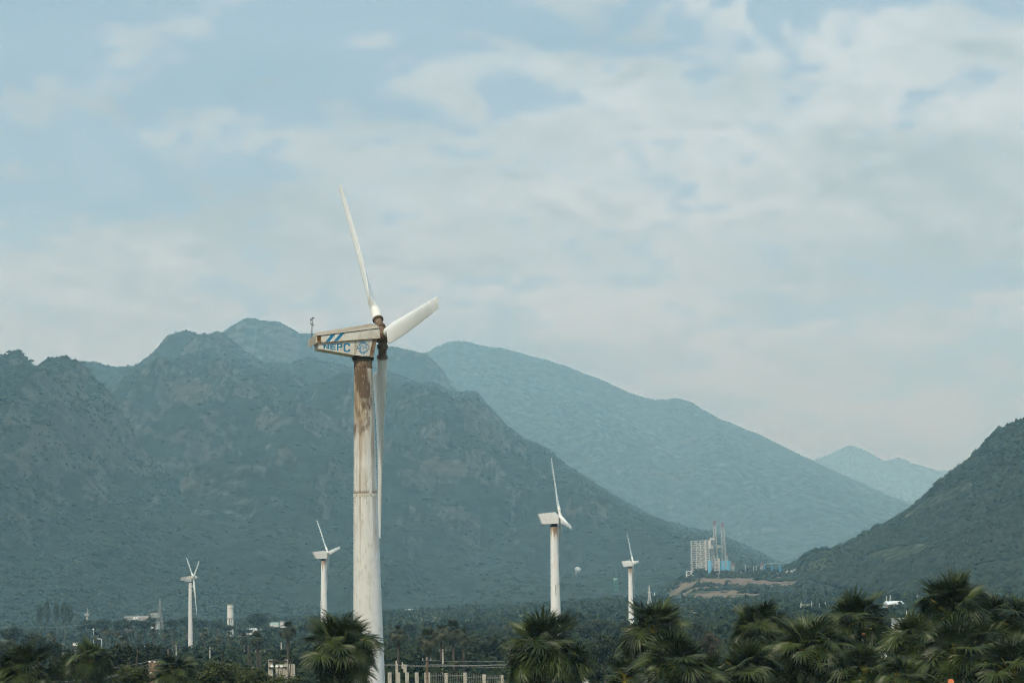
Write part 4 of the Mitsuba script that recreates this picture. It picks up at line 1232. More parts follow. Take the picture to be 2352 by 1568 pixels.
part(t, 'pipe', cat_([rod(pp(592, 700), pp(592, 515), .9, n=10), rod(pp(590, 510), pp(672, 528), .9, n=10)]), 'steel_pale', 40)
part(t, 'support', bar(pp(650, 930), pp(650, 530), .6), 'steel_grey')
part(t, 'support', bar(pp(612, 930), pp(612, 660), .6), 'steel_grey')
part(t, 'platform', box(pp(592, 702), pp(640, 640) + np.array([0, 4, 0])), 'steel_pale')


def stack(label, xc0, y0, w0, xc1, y1, w1, red, name='lattice_stack', dy=6, legmat='steel_pale'):
    t = thing(name, label, 'lattice stack')
    B, A = pp(xc0, y0, dy), pp(xc1, y1, dy)
    wb, wa = w0 * CW / 2, w1 * CW / 2
    zr = A[2] - (A[2] - B[2]) * red
    f = lambda z: (z - B[2]) / (A[2] - B[2])
    def corner(z, i, j):
        w = wb + (wa - wb) * f(z); x = B[0] + (A[0] - B[0]) * f(z)
        return np.array([x + i * w, B[1] + j * w, z])
    C4 = [(-1, -1), (1, -1), (1, 1), (-1, 1)]
    for i, j in C4:
        k = part(t, 'leg', bar(corner(B[2] - 3, i, j), corner(zr, i, j), .22), legmat)
        k = part(t, 'red_leg', bar(corner(zr, i, j), corner(A[2], i, j), .34), 'steel_red')
    n = int((A[2] - B[2]) / 2.6)
    lat, latr = [], []
    for q in range(n):
        z0_, z1_ = B[2] + (A[2] - B[2]) * q / n, B[2] + (A[2] - B[2]) * (q + 1) / n
        for (i, j), (i2, j2) in zip(C4, C4[1:] + C4[:1]):
            (latr if z0_ > zr else lat).extend([bar(corner(z0_, i, j), corner(z1_, i2, j2), .09), bar(corner(z1_, i, j), corner(z1_, i2, j2), .09)])
    labels[part(t, 'lattice', cat_(lat), legmat)] = {'label': 'thin cross bars of the stack', 'kind': 'stuff'}
    if latr: labels[part(t, 'red_lattice', cat_(latr), 'steel_red')] = {'label': 'thin red cross bars', 'kind': 'stuff'}
    part(t, 'flue', rod((B[0], B[1], B[2] - 2), (A[0], A[1], A[2] + .6), min(wb, wa) * .22, min(wa, wb) * .18, 10), 'steel_grey', 40)
    part(t, 'top_platform', box((A[0] - wa * 1.4, A[1] - wa * 1.4, A[2] - .3), (A[0] + wa * 1.4, A[1] + wa * 1.4, A[2])), 'steel_red')
    return t


stack('taller lattice stack with red top, beside the lattice frame building', 705, 900, 80, 681, 140, 34, .15)
stack('lattice stack with red top standing right of the taller stack', 885, 960, 82, 853, 185, 36, .13, dy=10)
stack('short lattice stack with red top behind the wide blue tank', 950, 960, 42, 945, 780, 34, .30, dy=14)
stack('stubby red topped lattice mast right of the wide blue tank', 1070, 1110, 44, 1066, 990, 36, .45, dy=8)
stack('red topped mast at the left end of the blue legged shed', 1622, 1150, 40, 1622, 985, 36, .3, dy=8)
t = thing('platform', 'pale maintenance platform jutting from the taller stack', 'platform')
part(t, 'deck', box(pp(742, 684, 2), pp(796, 676, 8)), 'steel_pale')
part(t, 'railing', cat_([bar(pp(742, 640, 3), pp(796, 640, 3), .35), bar(pp(794, 682, 3), pp(794, 636, 3), .45), bar(pp(746, 682, 3), pp(746, 636, 3), .45), bar(pp(770, 682, 3), pp(770, 640, 3), .3)]), 'steel_pale')
c0 = pp(583, 1190, -3)
t = thing('storage_tank', 'narrow tall blue cylindrical tank in front of the lattice frame building', 'tank')
part(t, 'shell', (lambda m: (m[0] + c0, m[1]))(lathe([(38 * CW, -2), (38 * CW, 250 * CW), (0, 258 * CW)], 28)), 'cyan_tank', 40)
part(t, 'rim', (lambda m: (m[0] + c0, m[1]))(lathe([(39.5 * CW, 244 * CW), (39.5 * CW, 251 * CW), (38 * CW, 252 * CW)], 28)), 'steel_blue', 40)
t = thing('storage_tank', 'wide blue drum shaped tank right of the stacks', 'tank')
c0 = pp(917, 1110, 14)
part(t, 'shell', (lambda m: (m[0] + c0, m[1]))(lathe([(109 * CW, -2), (109 * CW, 174 * CW), (0, 182 * CW)], 40)), 'cyan_tank', 40)
for z in (40, 85, 130, 172):
    part(t, 'hoop', (lambda m: (m[0] + c0, m[1]))(lathe([(109 * CW, (z - 2) * CW), (110.5 * CW, z * CW), (109 * CW, (z + 2) * CW)], 40)), 'steel_blue', 40)
for xa in (880, 985):
    part(t, 'pipe', bar(pp(xa, 1110, -6), pp(xa, 960, -6), .9), 'steel_grey')
t = thing('process_structure', 'grey mid height pipe rack between the two blue tanks', 'industrial structure')
for x in (632, 690, 778):
    for dy in (2, 10): part(t, 'column', bar(pp(x, 1175, dy), pp(x, 895, dy), .6), 'steel_pale')
for y in (900, 945, 1000, 1060, 1120):
    part(t, 'beam', bar(pp(628, y, 2), pp(782, y, 2), .6), 'steel_pale')
    part(t, 'beam', bar(pp(628, y, 10), pp(782, y, 10), .5), 'steel_grey')
for xa, ya, xb, yb in ((690, 1000, 778, 910), (690, 1060, 778, 1000), (690, 1060, 778, 1120), (690, 950, 778, 1000)):
    part(t, 'brace', bar(pp(xa, ya, 2), pp(xb, yb, 2), .35), 'steel_pale')
part(t, 'silo', rod(pp(665, 900, 6), pp(665, 820, 6), 26 * CW, n=14), 'steel_pale', 40)
for x, y in ((655, 940), (720, 985), (740, 1045), (650, 1050)):
    part(t, 'vessel', rod(pp(x - 18, y, 6), pp(x + 18, y, 6), 1.3, n=10), 'steel_grey', 40)
part(t, 'blue_panel', box(pp(640, 1040, 5), pp(672, 950, 6)), 'cyan_tank')
t = thing('low_shed', 'long low shed with thin pale roof right of the wide blue tank', 'shed')
part(t, 'roof', box(pp(905, 1142, 0), pp(1105, 1128, 8)), 'green_roof')
part(t, 'wall', box(pp(912, 1165, 2), pp(1098, 1142, 6)), 'grey_wall')
t = thing('canopy', 'thin pale canopy over blue wall panels at the middle of the plant', 'canopy')
part(t, 'roof', box(pp(1040, 1104, 2), pp(1368, 1097, 12)), 'steel_pale')
for x in (1060, 1130, 1200, 1290): part(t, 'post', bar(pp(x, 1170, 4), pp(x, 1104, 4), .7), 'steel_pale')
part(t, 'blue_wall', box(pp(1120, 1165, 8), pp(1285, 1118, 9)), 'cyan_tank')
for x in (1286, 1447, 1505):
    t = thing('lamp_post', {1286: 'thin lamp post rising behind the thin canopy', 1447: 'thin lamp post halfway between the canopy and the blue legged shed', 1505: 'thin lamp post just left of the blue legged shed'}[x], 'lamp post', 'lamp posts of the plant')
    part(t, 'pole', bar(pp(x, 1160, 3), pp(x, 1020 if x < 1300 else 1050, 3), .32), 'steel_pale'); part(t, 'lamp', box(pp(x - 7, 1026 if x < 1300 else 1056, 3), pp(x + 7, (1016 if x < 1300 else 1046), 4)), 'white_paint')
t = thing('open_shed', 'open sided shed with pale roof on blue steel legs', 'shed')
part(t, 'roof', (lambda v, f: (v, f))(*cat_([box(pp(1650, 1032, 0), pp(1990, 1012, 12)), ])), 'steel_grey')
part(t, 'roof_sheet', cat_([bar(pp(1658, 1000, 6) , pp(1988, 990, 6), 14, .5)]), 'green_roof')
for x in (1658, 1808, 1960):
    part(t, 'leg', bar(pp(x, 1165, 0), pp(x, 1032, 0), 1.0), 'steel_blue')
for x in (1700, 1852, 2000):
    part(t, 'leg', bar(pp(x, 1150, 11), pp(x, 1032, 11), .8), 'steel_blue')
part(t, 'beam', bar(pp(1625, 1108, 4), pp(2025, 1112, 4), .7), 'steel_blue')
t = thing('small_gantry', 'small square pale steel frame at the left foot of the plant', 'steel frame')
for x in (122, 210): part(t, 'post', bar(pp(x, 1265, -4), pp(x, 1140, -4), .8), 'steel_pale')
for y in (1146, 1220): part(t, 'beam', bar(pp(105 if y > 1200 else 115, y, -4), pp(265 if y > 1200 else 220, y, -4), .7), 'steel_pale')
part(t, 'brace', bar(pp(125, 1215, -4), pp(205, 1150, -4), .25), 'steel_grey'); part(t, 'brace', bar(pp(125, 1150, -4), pp(205, 1215, -4), .25), 'steel_grey')
t = thing('hut', 'small white box hut at the right end of the plant knoll', 'hut')
part(t, 'wall', box(pp(2213, 1160, -6), pp(2288, 1118, 2)), 'white_wall'); part(t, 'roof', box(pp(2209, 1118, -7), pp(2292, 1110, 3)), 'pale_roof'); part(t, 'door', box(pp(2262, 1158, -6.1), pp(2278, 1128, -5.9)), 'grey_wall')
rg = random.Random(4)
lst = []
for i in range(60):
    p = pp(2050 + rg.uniform(0, 120), 1180 - abs(rg.gauss(0, 14)), rg.uniform(-12, -4)); s = rg.uniform(.4, 1.1)
    lst.append((OCT_V * s + p, OCT_F))
put('rubble', cat_(lst), 'concrete'); tag('rubble', 'pale rubble heap beside the white hut', kind='stuff')

# ------------------------------------------------------------------ towers, pylons and buildings on the plain
def pylon(label, apex, base, D, wb, arm_y, arm_w, mat='steel_grey', th=.10):
    t = thing('lattice_pylon', label, 'pylon')
    A, B = at(*apex, D), at(*base, D)
    wb = wb * D / FPX / 2
    H = A[2] - B[2]
    def cor(f, i, j):
        w = wb * (1 - f) ** 1.0 * .95 + .12 if f > .55 else wb * (1 - .72 * f / .55) * .95 + .12
        if f > .55: w = (wb * .28 * .95) * (1 - f) / .45 + .12
        return np.array([B[0] + (A[0] - B[0]) * f + i * w, D + j * w, B[2] + H * f])
    C4 = [(-1, -1), (1, -1), (1, 1), (-1, 1)]
    for i, j in C4:
        part(t, 'leg', cat_([bar(cor(-.12, i, j), cor(.55, i, j), th * 1.5), bar(cor(.55, i, j), cor(1, i, j), th * 1.3)]), mat)
    lat = []
    fs = [0, .14, .27, .38, .48, .56, .64, .72, .80, .88, .95]
    for f0, f1 in zip(fs[:-1], fs[1:]):
        for (i, j), (i2, j2) in zip(C4, C4[1:] + C4[:1]):
            lat += [bar(cor(f0, i, j), cor(f1, i2, j2), th), bar(cor(f0, i2, j2), cor(f1, i, j), th), bar(cor(f1, i, j), cor(f1, i2, j2), th)]
    labels[part(t, 'lattice', cat_(lat), mat)] = {'label': 'thin cross bars of the pylon', 'kind': 'stuff'}
    for y, w in zip(arm_y, arm_w):
        p, q = at(apex[0] - w, y, D), at(apex[0] + w, y, D)
        part(t, 'cross_arm', cat_([bar(p, q, th * 1.3), bar(p, (p + q) / 2 + np.array([0, 0, .9]), th), bar(q, (p + q) / 2 + np.array([0, 0, .9]), th)]), mat)


CL = lambda x, y: ((300 + x / 5.88) * .57422, (2380 + y / 5.88) * .57422)
CR = lambda x, y: ((3400 + x / 5.81) * .57422, (2350 + y / 5.81) * .57422)
C3 = lambda x, y: (x / 2.297 * .57422, (2250 + y / 2.297) * .57422)
C4_ = lambda x, y: ((1000 + x / 2.297) * .57422, (2250 + y / 2.297) * .57422)
C6_ = lambda x, y: ((1500 + x / 3.92) * .57422, (2550 + y / 3.92) * .57422)
CM = lambda x, y: ((2000 + x / 3.36) * .57422, (2230 + y / 3.36) * .57422)
CF = lambda x, y: ((2000 + x / 2.297) * .57422, (2250 + y / 2.297) * .57422)

pylon('tall lattice pylon on the left half of the plain', CL(1996, 72), CL(1995, 800), 1180, 29 * .6, (CL(0, 320)[1], CL(0, 630)[1]), (11.5, 12))
pylon('slender lattice pylon behind the palm row near the plant', CM(2005, 368), CM(2010, 640), 1400, 9.5, (CM(0, 468)[1],), (4.2,), 'steel_pale', .13)


def bbox(C, x0, y0, x1, y1, D, depth):
    """box between picture corners (x0, y0 bottom left; x1, y1 top right)"""
    a, b = at(*C(x0, y0), D), at(*C(x1, y1), D)
    return (min(a[0], b[0]), D, min(a[2], b[2])), (max(a[0], b[0]), D + depth, max(a[2], b[2]))


def windows(t, C, xs, y0, y1, w, D, par='wall'):
    for x in xs:
        lo, hi = bbox(C, x, y0, x + w, y1, D - .05, .1)
        part(par, 'window', box(lo, hi), 'dark_opening')


t = thing('water_tower', 'slim concrete water tower with disc shaped tank and mast, at the far left', 'water tower')
D = 1500
part(t, 'mast', rod(at(*CL(302, 432), D), at(*CL(302, 298), D), .22, .18, 10), 'concrete', 40)
lo, hi = bbox(CL, 228, 474, 342, 432, D, 1)
c0 = np.array([(lo[0] + hi[0]) / 2, D, lo[2]])
part(t, 'tank', (lambda m: (m[0] + c0, m[1]))(lathe([(1.0, 0), ((hi[0] - lo[0]) / 2, .0), ((hi[0] - lo[0]) / 2, hi[2] - lo[2]), (.5, hi[2] - lo[2] + .2), (0, hi[2] - lo[2] + .2)], 24)), 'concrete', 30)
p = at(*CL(290, 478), D)
part(t, 'shaft', rod((c0[0], D, float(gz(c0[0], D)) - 1), (c0[0], D, lo[2]), .72, .66, 16), 'concrete', 40)

t = thing('silo', 'white cylindrical silo tower on ribbed base, between the farthest turbine and the lettered one', 'silo')
D = 1250
A, B, Bb = at(*C9(957, 805), D), at(*C9(957, 985), D), at(*C9(957, 1085), D)
k_ = D / FPX * .57422 / 3.41
part(t, 'shell', (lambda m: (m[0] + np.array([A[0], D, 0]), m[1]))(lathe([(41 * k_, B[2]), (41 * k_, A[2] - 4 * k_), (0, A[2] - 2 * k_)], 28)), 'white_wall', 40)
part(t, 'rim', (lambda m: (m[0] + np.array([A[0], D, 0]), m[1]))(lathe([(41.5 * k_, A[2] - 18 * k_), (42.5 * k_, A[2] - 16 * k_), (42.5 * k_, A[2]), (40 * k_, A[2])], 28)), 'concrete', 30)
for i in range(9):
    a = i * 2 * math.pi / 9
    part(t, 'leg', bar((A[0] + 39 * k_ * math.cos(a), D + 39 * k_ * math.sin(a), float(gz(A[0], D)) - 1), (A[0] + 38 * k_ * math.cos(a), D + 38 * k_ * math.sin(a), B[2]), 11 * k_), 'white_wall')
part(t, 'base_ring', (lambda m: (m[0] + np.array([A[0], D, 0]), m[1]))(lathe([(40 * k_, B[2] - 22 * k_), (45 * k_, B[2] - 20 * k_), (45 * k_, B[2]), (40 * k_, B[2] + 4 * k_)], 28)), 'concrete', 30)
for x in (950, 978): part(t, 'opening', box(*bbox(C9, x, 866, x + 10, 848, D - 41 * k_ - .02, .5)), 'dark_opening')


def house(label, C, x0, y0, x1, ye, yr, D, depth, wall, roof, hip=0.0, group=None, wins=(), name='house', over=.3):
    t = thing(name, label, 'building', group)
    lo, hi = bbox(C, x0, y0, x1, ye, D, depth)
    g = min(lo[2], float(gz(lo[0], D)) - .5) if D < 1900 else lo[2] - 2
    wl = part(t, 'wall', box((lo[0], D, g), hi), wall)
    zr = at(*C(x0, yr), D)[2]
    hx = (hi[0] - lo[0]) * hip
    v = np.array([[lo[0] - over, D - over, hi[2]], [hi[0] + over, D - over, hi[2]], [hi[0] + over, D + depth + over, hi[2]], [lo[0] - over, D + depth + over, hi[2]],
                  [lo[0] - over + hx, D + depth / 2, zr], [hi[0] + over - hx, D + depth / 2, zr]])
    f = np.array([[0, 1, 5], [0, 5, 4], [2, 3, 4], [2, 4, 5], [3, 0, 4], [1, 2, 5], [0, 3, 2], [0, 2, 1]])
    part(t, 'roof', (v, f), roof)
    for x, y, w, h in wins:
        l2, h2 = bbox(C, x, y, x + w, y - h, D - .04, .1)
        part(wl, 'window', box(l2, h2), 'dark_opening')
    return t


house('flat grey concrete block left of the white gable on the left plain', CL, 1160, 575, 1372, 498, 494, 1520, 10, 'grey_wall', 'grey_wall', wins=((1200, 545, 22, 24), (1290, 545, 22, 24)))
t = thing('house', 'white gabled house with long grey tiled roof left of the tall pylon', 'building')
D = 1500
lo, hi = bbox(CL, 1375, 580, 1470, 530, D, 12)
zr = at(*CL(1440, 487), D)[2]
xg = [at(*CL(x, 500), D)[0] for x in (1370, 1455, 1470, 1700)]
wl = part(t, 'gable_wall', (lambda m: (m[0], m[1]))(prism([(xg[0], lo[2] - 3), (xg[2], lo[2] - 3), (xg[2], at(*CL(0, 520), D)[2]), (xg[1], zr), (xg[0], at(*CL(0, 535), D)[2])], D, D + 10)), 'white_wall')
part(t, 'roof', (np.array([[xg[2], D - .5, at(*CL(0, 588), D)[2]], [xg[3], D - .5, at(*CL(0, 588), D)[2]], [xg[3], D + 9, at(*CL(0, 512), D)[2]], [xg[2], D + 9, at(*CL(0, 512), D)[2]]]), np.array([[0, 1, 2, 3]])), 'tile_roof')
part(t, 'wall', box((xg[2], D, lo[2] - 3), (xg[3], D + 9, at(*CL(0, 584), D)[2])), 'white_wall')
for x in (1465, 1585, 1702):
    part(t, 'aerial', bar(at(*CL(x, 512), D + 4), at(*CL(x, 430), D + 4), .16), 'steel_grey')
house('white house with dark gabled roof just left of the tall pylon', CL, 1797, 510, 1945, 452, 412, 1480, 9, 'white_wall', 'tile_roof', wins=((1830, 495, 18, 20), (1880, 495, 18, 20)), over=.9)
house('low green roofed house at the foot of the mountain left of the lettered tower', C4_, 182, 570, 255, 560, 547, 1250, 8, 'white_wall', 'green_roof', .15, wins=((200, 570, 8, 6), (225, 570, 8, 6)))
house('long thin white shed beyond the silo', C3, 2215, 614, 2450, 606, 604, 1300, 8, 'white_wall', 'pale_roof', wins=((2260, 612, 8, 4), (2330, 612, 8, 4)))
house('small white hut with brown roof edge beside the green roofed house', C4_, 275, 548, 322, 540, 535, 1300, 6, 'white_wall', 'tile_roof', wins=((290, 547, 6, 5),))
house('long low white building at the mountain foot right of the lettered tower', C4_, 1408, 436, 1510, 427, 424, 1900, 10, 'pink_wall', 'pale_roof', wins=((1430, 434, 8, 4), (1480, 434, 8, 4)))
house('long pale blue roofed hall behind the tallest palm', CR, 900, 420, 1700, 376, 305, hit(*CR(1300, 430)) - 46, 16, 'pink_wall', 'pale_roof', 0., wins=((1290, 412, 40, 30), (1400, 412, 40, 30)))
house('pale green hip roofed hut left of the long hall', CR, 690, 540, 862, 482, 430, hit(*CR(780, 545)) - 14, 8, 'steel_green', 'green_roof', .35, wins=((720, 530, 26, 26),))
house('white block house half hidden by the palm with a dry bent leaf', CR, 1128, 930, 1290, 712, 706, 420, 8, 'white_wall', 'white_wall', wins=((1150, 850, 24, 44),))
house('long blue white metal roofed shed seen through the palms under the fruit palm', CR, 400, 1180, 850, 1130, 1036, 330, 6, 'white_wall', 'pale_roof', wins=((560, 1172, 26, 30),))
house('small white wall piece between the two big palms and the row', CF, 668, 1100, 815, 966, 962, 210, 1.0, 'white_wall', 'concrete', wins=((744, 1040, 18, 50),), over=.05)
DPO = hit(*CR(900, 440)) - 30
for i, (x, y0, y1) in enumerate(((853, 375, 180), (934, 375, 163), (1560, 300, 178), (1620, 300, 210))):
    t = thing('pole', ('thin pale pole left of the long hall', 'thin pale pole at the left end of the long hall', 'thin pole behind the right half of the long hall', 'shorter thin pole behind the right end of the long hall')[i], 'pole')
    part(t, 'shaft', rod(at(*CR(x, y0 + 60), DPO), at(*CR(x, y1), DPO), .16, .13, 8), 'white_wall', 40)
    part(t, 'cap', rod(at(*CR(x, y1), DPO), at(*CR(x, y1 - 4), DPO), .2, .1, 8), 'steel_grey', 40)
FIVE_ = ('leftmost', 'second from the left', 'third from the left', 'tallest', 'second from the right', 'rightmost')
for i, x in enumerate((298, 311, 358, 403, 472, 526)):
    t = thing('pole', FIVE_[i] + ' of the six thin far posts below the right hill', 'pole', 'far posts below the right hill')
    p = at((3072 + x / 2.297) * .57422, (2250 + 405 / 2.297) * .57422, 1120)
    hgt = (34, 36, 24, 50, 38, 46)[i] * .25 * 1120 / FPX
    put(t, rod(p - np.array([0, 0, 1.5]), p + np.array([0, 0, hgt]), .16, .12, 8), 'steel_pale', 40)
t = thing('watch_pavilion', 'small white pavilion on stilts on the mountain slope', 'pavilion')
D = hit(*CM(1040, 196)) - 34
lo, hi = bbox(CM, 1006, 164, 1080, 138, D, 8)
part(t, 'deck', box((lo[0], D, lo[2]), (hi[0], D + 8, lo[2] + 1.1)), 'white_wall')
part(t, 'room', box((lo[0] + 1.4, D + 1.4, lo[2] + 1), (hi[0] - 1.4, D + 6.6, hi[2])), 'grey_wall')
zr = at(*CM(1040, 118), D)[2]
part(t, 'roof', (np.array([[lo[0] - .6, D - .6, hi[2]], [hi[0] + .6, D - .6, hi[2]], [hi[0] + .6, D + 8.6, hi[2]], [lo[0] - .6, D + 8.6, hi[2]], [(lo[0] + hi[0]) / 2, D + 4, zr]]), np.array([[0, 1, 4], [1, 2, 4], [2, 3, 4], [3, 0, 4], [0, 3, 2], [0, 2, 1]])), 'white_wall')
zl = at(*CM(1040, 190), D)[2]
for x in (lo[0] + 1.4, hi[0] - 1.4):
    for y in (D + .8, D + 7): part(t, 'stilt', bar((x, y, min(zl, hill_z(x, y)) - .8), (x, y, lo[2]), .5), 'grey_wall')
part(t, 'stair', bar((lo[0] + 1.8, D - .2, zl), (hi[0] - 2, D - .2, lo[2]), .5), 'white_wall')
part(t, 'post', bar((lo[0] + .4, D + .3, lo[2]), (lo[0] + .4, D + .3, hi[2]), .4), 'white_wall'); part(t, 'post', bar((hi[0] - .4, D + .3, lo[2]), (hi[0] - .4, D + .3, hi[2]), .4), 'white_wall')
t = thing('tank_stand', 'green lattice stand carrying a pale water tank left of the small right turbine', 'water tower')
D = hit(*CM(1550, 440)) - 30
A, B = at(*CM(1551, 300), D), at(*CM(1550, 432), D)
w = 22 * .57422 / 3.36 * D / FPX
for i, j in ((-1, -1), (1, -1), (1, 1), (-1, 1)): part(t, 'leg', bar((A[0] + i * w, D + j * w, min(B[2], hill_z(A[0], D)) - .8), (A[0] + i * w, D + j * w, A[2] + .2), .55), 'steel_green')
for f in (.0, .22, .45, .68, .95):
    z = B[2] + (A[2] - B[2]) * f
    part(t, 'brace', cat_([bar((A[0] - w, D - w, z), (A[0] + w, D - w, z), .45), bar((A[0] - w, D + w, z), (A[0] + w, D + w, z), .45)]), 'steel_green')
part(t, 'tank', rod((A[0], D, A[2] + .2), (A[0], D, at(*CM(1551, 268), D)[2]), w * 1.12, n=16), 'green_roof', 40)
part(t, 'floor', box((A[0] - w * 1.1, D - w * 1.1, A[2] - .1), (A[0] + w * 1.1, D + w * 1.1, A[2] + .2)), 'steel_green')
t = thing('site_building', 'low pale block with a post near the slender pylon', 'building')
D = hit(*CM(2100, 520)) - 25
part(t, 'wall', box(*bbox(CM, 2072, 515, 2145, 492, D, 6)), 'white_wall'); part(t, 'roof', box(*bbox(CM, 2066, 492, 2150, 488, D - .5, 7)), 'pale_roof'); part(t, 'post', bar(at(*CM(2079, 515), D - .3), at(*CM(2079, 465), D - .3), .6), 'white_wall')
t = thing('shed', 'tiny flat pale shed roof right of the low block near the slender pylon', 'shed')
part(t, 'roof', bar(at(*CM(2150, 488), D), at(*CM(2218, 474), D), 5, .5), 'pale_roof'); part(t, 'wall', box(*bbox(CM, 2160, 500, 2205, 486, D - 1, 4)), 'grey_wall')

# poles, lamps and signs among the scrub
def lamp(C, x, yb, yt, D, label, arm=None):
    t = thing('street_lamp', label, 'street lamp')
    A = at(*C(x, yt), D)
    part(t, 'pole', rod((A[0], D, float(gz(A[0], D)) - .3), A, .12, .08, 8), 'steel_pale', 40)
    if arm:
        E_ = at(*C(*arm), D)
        part(t, 'arm', rod(A, E_, .07, .06, 6), 'white_paint', 40); part(t, 'lamp_head', bar(E_ - np.array([.5, 0, 0]), E_ + np.array([.2, 0, -.1]), .25, .12), 'white_paint')
    else:
        part(t, 'lamp_head', rod(A, A + np.array([0, 0, .5]), .35, .25, 8), 'white_paint', 40)


lamp(CL, 432, 890, 805, 1000, 'thin lamp post with round white head at the far left')
lamp(CL, 628, 1060, 1030, 520, 'left arm lamp above the second palm from the left', (573, 1012))
lamp(CL, 1143, 1000, 970, 520, 'right arm lamp above the dark spreading trees at left', (1085, 950))
t = thing('floodlight_mast', 'white floodlight mast with several arms left of the farthest turbine', 'street lamp')
D = 470
A = at(*CL(1690, 1175), D)
part(t, 'pole', rod((A[0], D, float(gz(A[0], D)) - .3), A, .13, .10, 8), 'white_paint', 40)
for x, y in ((1645, 1190), (1725, 1190), (1760, 1200), (1636, 1240)):
    E_ = at(*CL(x, y), D)
    k = part(t, 'arm', rod(at(*CL(1690, 1235), D), E_, .05, .05, 6), 'white_paint', 40); part(k, 'lamp_head', bar(E_ - np.array([.15, 0, .3]), E_ + np.array([.1, 0, .15]), .25, .2), 'white_paint')
t = thing('sign_board', 'small white sign board on posts above the dark trees at the left', 'sign')
D = 480
lo, hi = bbox(C3, 669, 762, 715, 732, D, .15)
part(t, 'board', box(lo, hi), 'white_wall')
for x in (lo[0] + .4, hi[0] - .4): part(t, 'post', bar((x, D + .25, float(gz(x, D)) - .3), (x, D + .25, hi[2]), .15), 'steel_grey')


def pole(C, x, yt, D, label, arms=1, w=.8, mat='concrete'):
    t = thing('utility_pole', label, 'utility pole')
    A = at(*C(x, yt), D)
    part(t, 'shaft', rod((A[0], D, float(gz(A[0], D)) - .3), A, .16, .11, 8), mat, 40)
    for i in range(arms):
        z = A[2] - .35 - .8 * i
        k = part(t, 'cross_arm', bar((A[0] - w, D - .12, z), (A[0] + w, D - .12, z), .08), 'dark_metal')
        for s in (-.9, 0, .9): part(k, 'insulator', rod((A[0] + s * w, D - .12, z + .05), (A[0] + s * w, D - .12, z + .30), .06, .04, 6), 'steel_grey', 40)


pole(CL, 2190, 1258, 400, 'brown bare pole left of the farthest turbine base', 0, mat='rust_steel')
pole(C9, 222, 1362, 520, 'thin utility pole with double cross arms near the farthest turbine base', 2, .9)
pole(C9, 680, 1388, 430, 'short pale utility pole right of the farthest turbine base', 1, .6)
pole(C4_, 288, 730, 420, 'thin white pole left of the slim palm with the brown skirt', 0)
pole(C4_, 95, 800, 330, 'dark pole near the thin grey palm left of centre', 1, .7, 'bark')
pole(C6_, 1062, 170, 330, 'weathered pale pole in front of the dark trees behind the fence', 1, .5)
pole(C6_, 812, 300, 215, 'rust red pole in front of the concrete fence posts', 1, .4, 'rust_steel')
pole(C3, 578, 740, 420, 'pale pole between the sign board and the second palm at left', 1, .35)
pole(C3, 2280, 750, 420, 'dark utility pole above the round leafy trees left of centre', 2, .7, 'bark')
pole(CR, 1313, 512, 640, 'white lamp pole in front of the long hall', 1, .5, 'white_paint')

# fence of concrete posts with thin iron bars
FD = 232
FX = [(200, 256, 540), (338, 392, 540), (472, 530, 542), (625, 682, 540), (772, 804, 540), (820, 864, 538), (1090, 1138, 547), (1382, 1434, 540), (1684, 1736, 566), (1972, 2014, 580)]
ftop = []
FP = ('leftmost', 'second from the left', 'third from the left', 'fourth from the left', 'left half of the double post', 'right half of the double post', 'next one right of the double post', 'third from the right', 'short one, second from the right', 'rightmost, beside the big palm,')
for i, (x0, x1, y) in enumerate(FX):
    t = thing('fence_post', FP[i] + ' of the concrete fence posts at the bottom edge', 'fence post', 'concrete fence posts')
    lo, hi = bbox(C6_, x0, y + 60, x1, y, FD, 1)
    w = hi[0] - lo[0]
    put(t, box((lo[0], FD, -.5), (hi[0], FD + w, hi[2])), 'concrete')
    ftop.append((lo[0], hi[0], hi[2]))
for i in (5, 6, 7, 8):
    t = thing('iron_fence', ('thin iron bar fence panel right of the double post', 'thin iron bar fence panel between the next pair of posts', 'thin iron bar fence panel left of the last short post', 'thin iron bar fence panel beside the big palm')[i - 5], 'fence')
    x0, x1, z = ftop[i][1], ftop[i + 1][0], min(ftop[i][2], ftop[i + 1][2])
    for zr_ in (z - .25, z - 1.6): part(t, 'rail', bar((x0, FD + .2, zr_), (x1, FD + .2, zr_), .035), 'steel_grey')
    for x in np.arange(x0 + .12, x1 - .05, .17): part(t, 'bar', bar((x, FD + .16, z - 3.0), (x, FD + .16, z + .02), .022), 'steel_grey')
t = thing('ruined_pillar', 'tall broken concrete pillar behind the fence posts', 'pillar')
lo, hi = bbox(C6_, 322, 530, 358, 357, 250, 1)
put(t, cat_([box((lo[0], 250, -.5), (hi[0], 250.4, hi[2] - .35)), box((lo[0], 250.05, hi[2] - .352), (lo[0] + (hi[0] - lo[0]) * .6, 250.35, hi[2]))]), 'concrete')
t = thing('ruined_wall', 'jagged broken concrete wall piece behind the fence posts', 'wall')
q = [at(*C6_(x, y), 252) for x, y in ((418, 480), (440, 482), (442, 540), (494, 540), (496, 418), (470, 420), (440, 412), (436, 375), (420, 380), (416, 430))]
put(t, prism([(p[0], p[2]) for p in q], 252, 252.35), 'concrete')

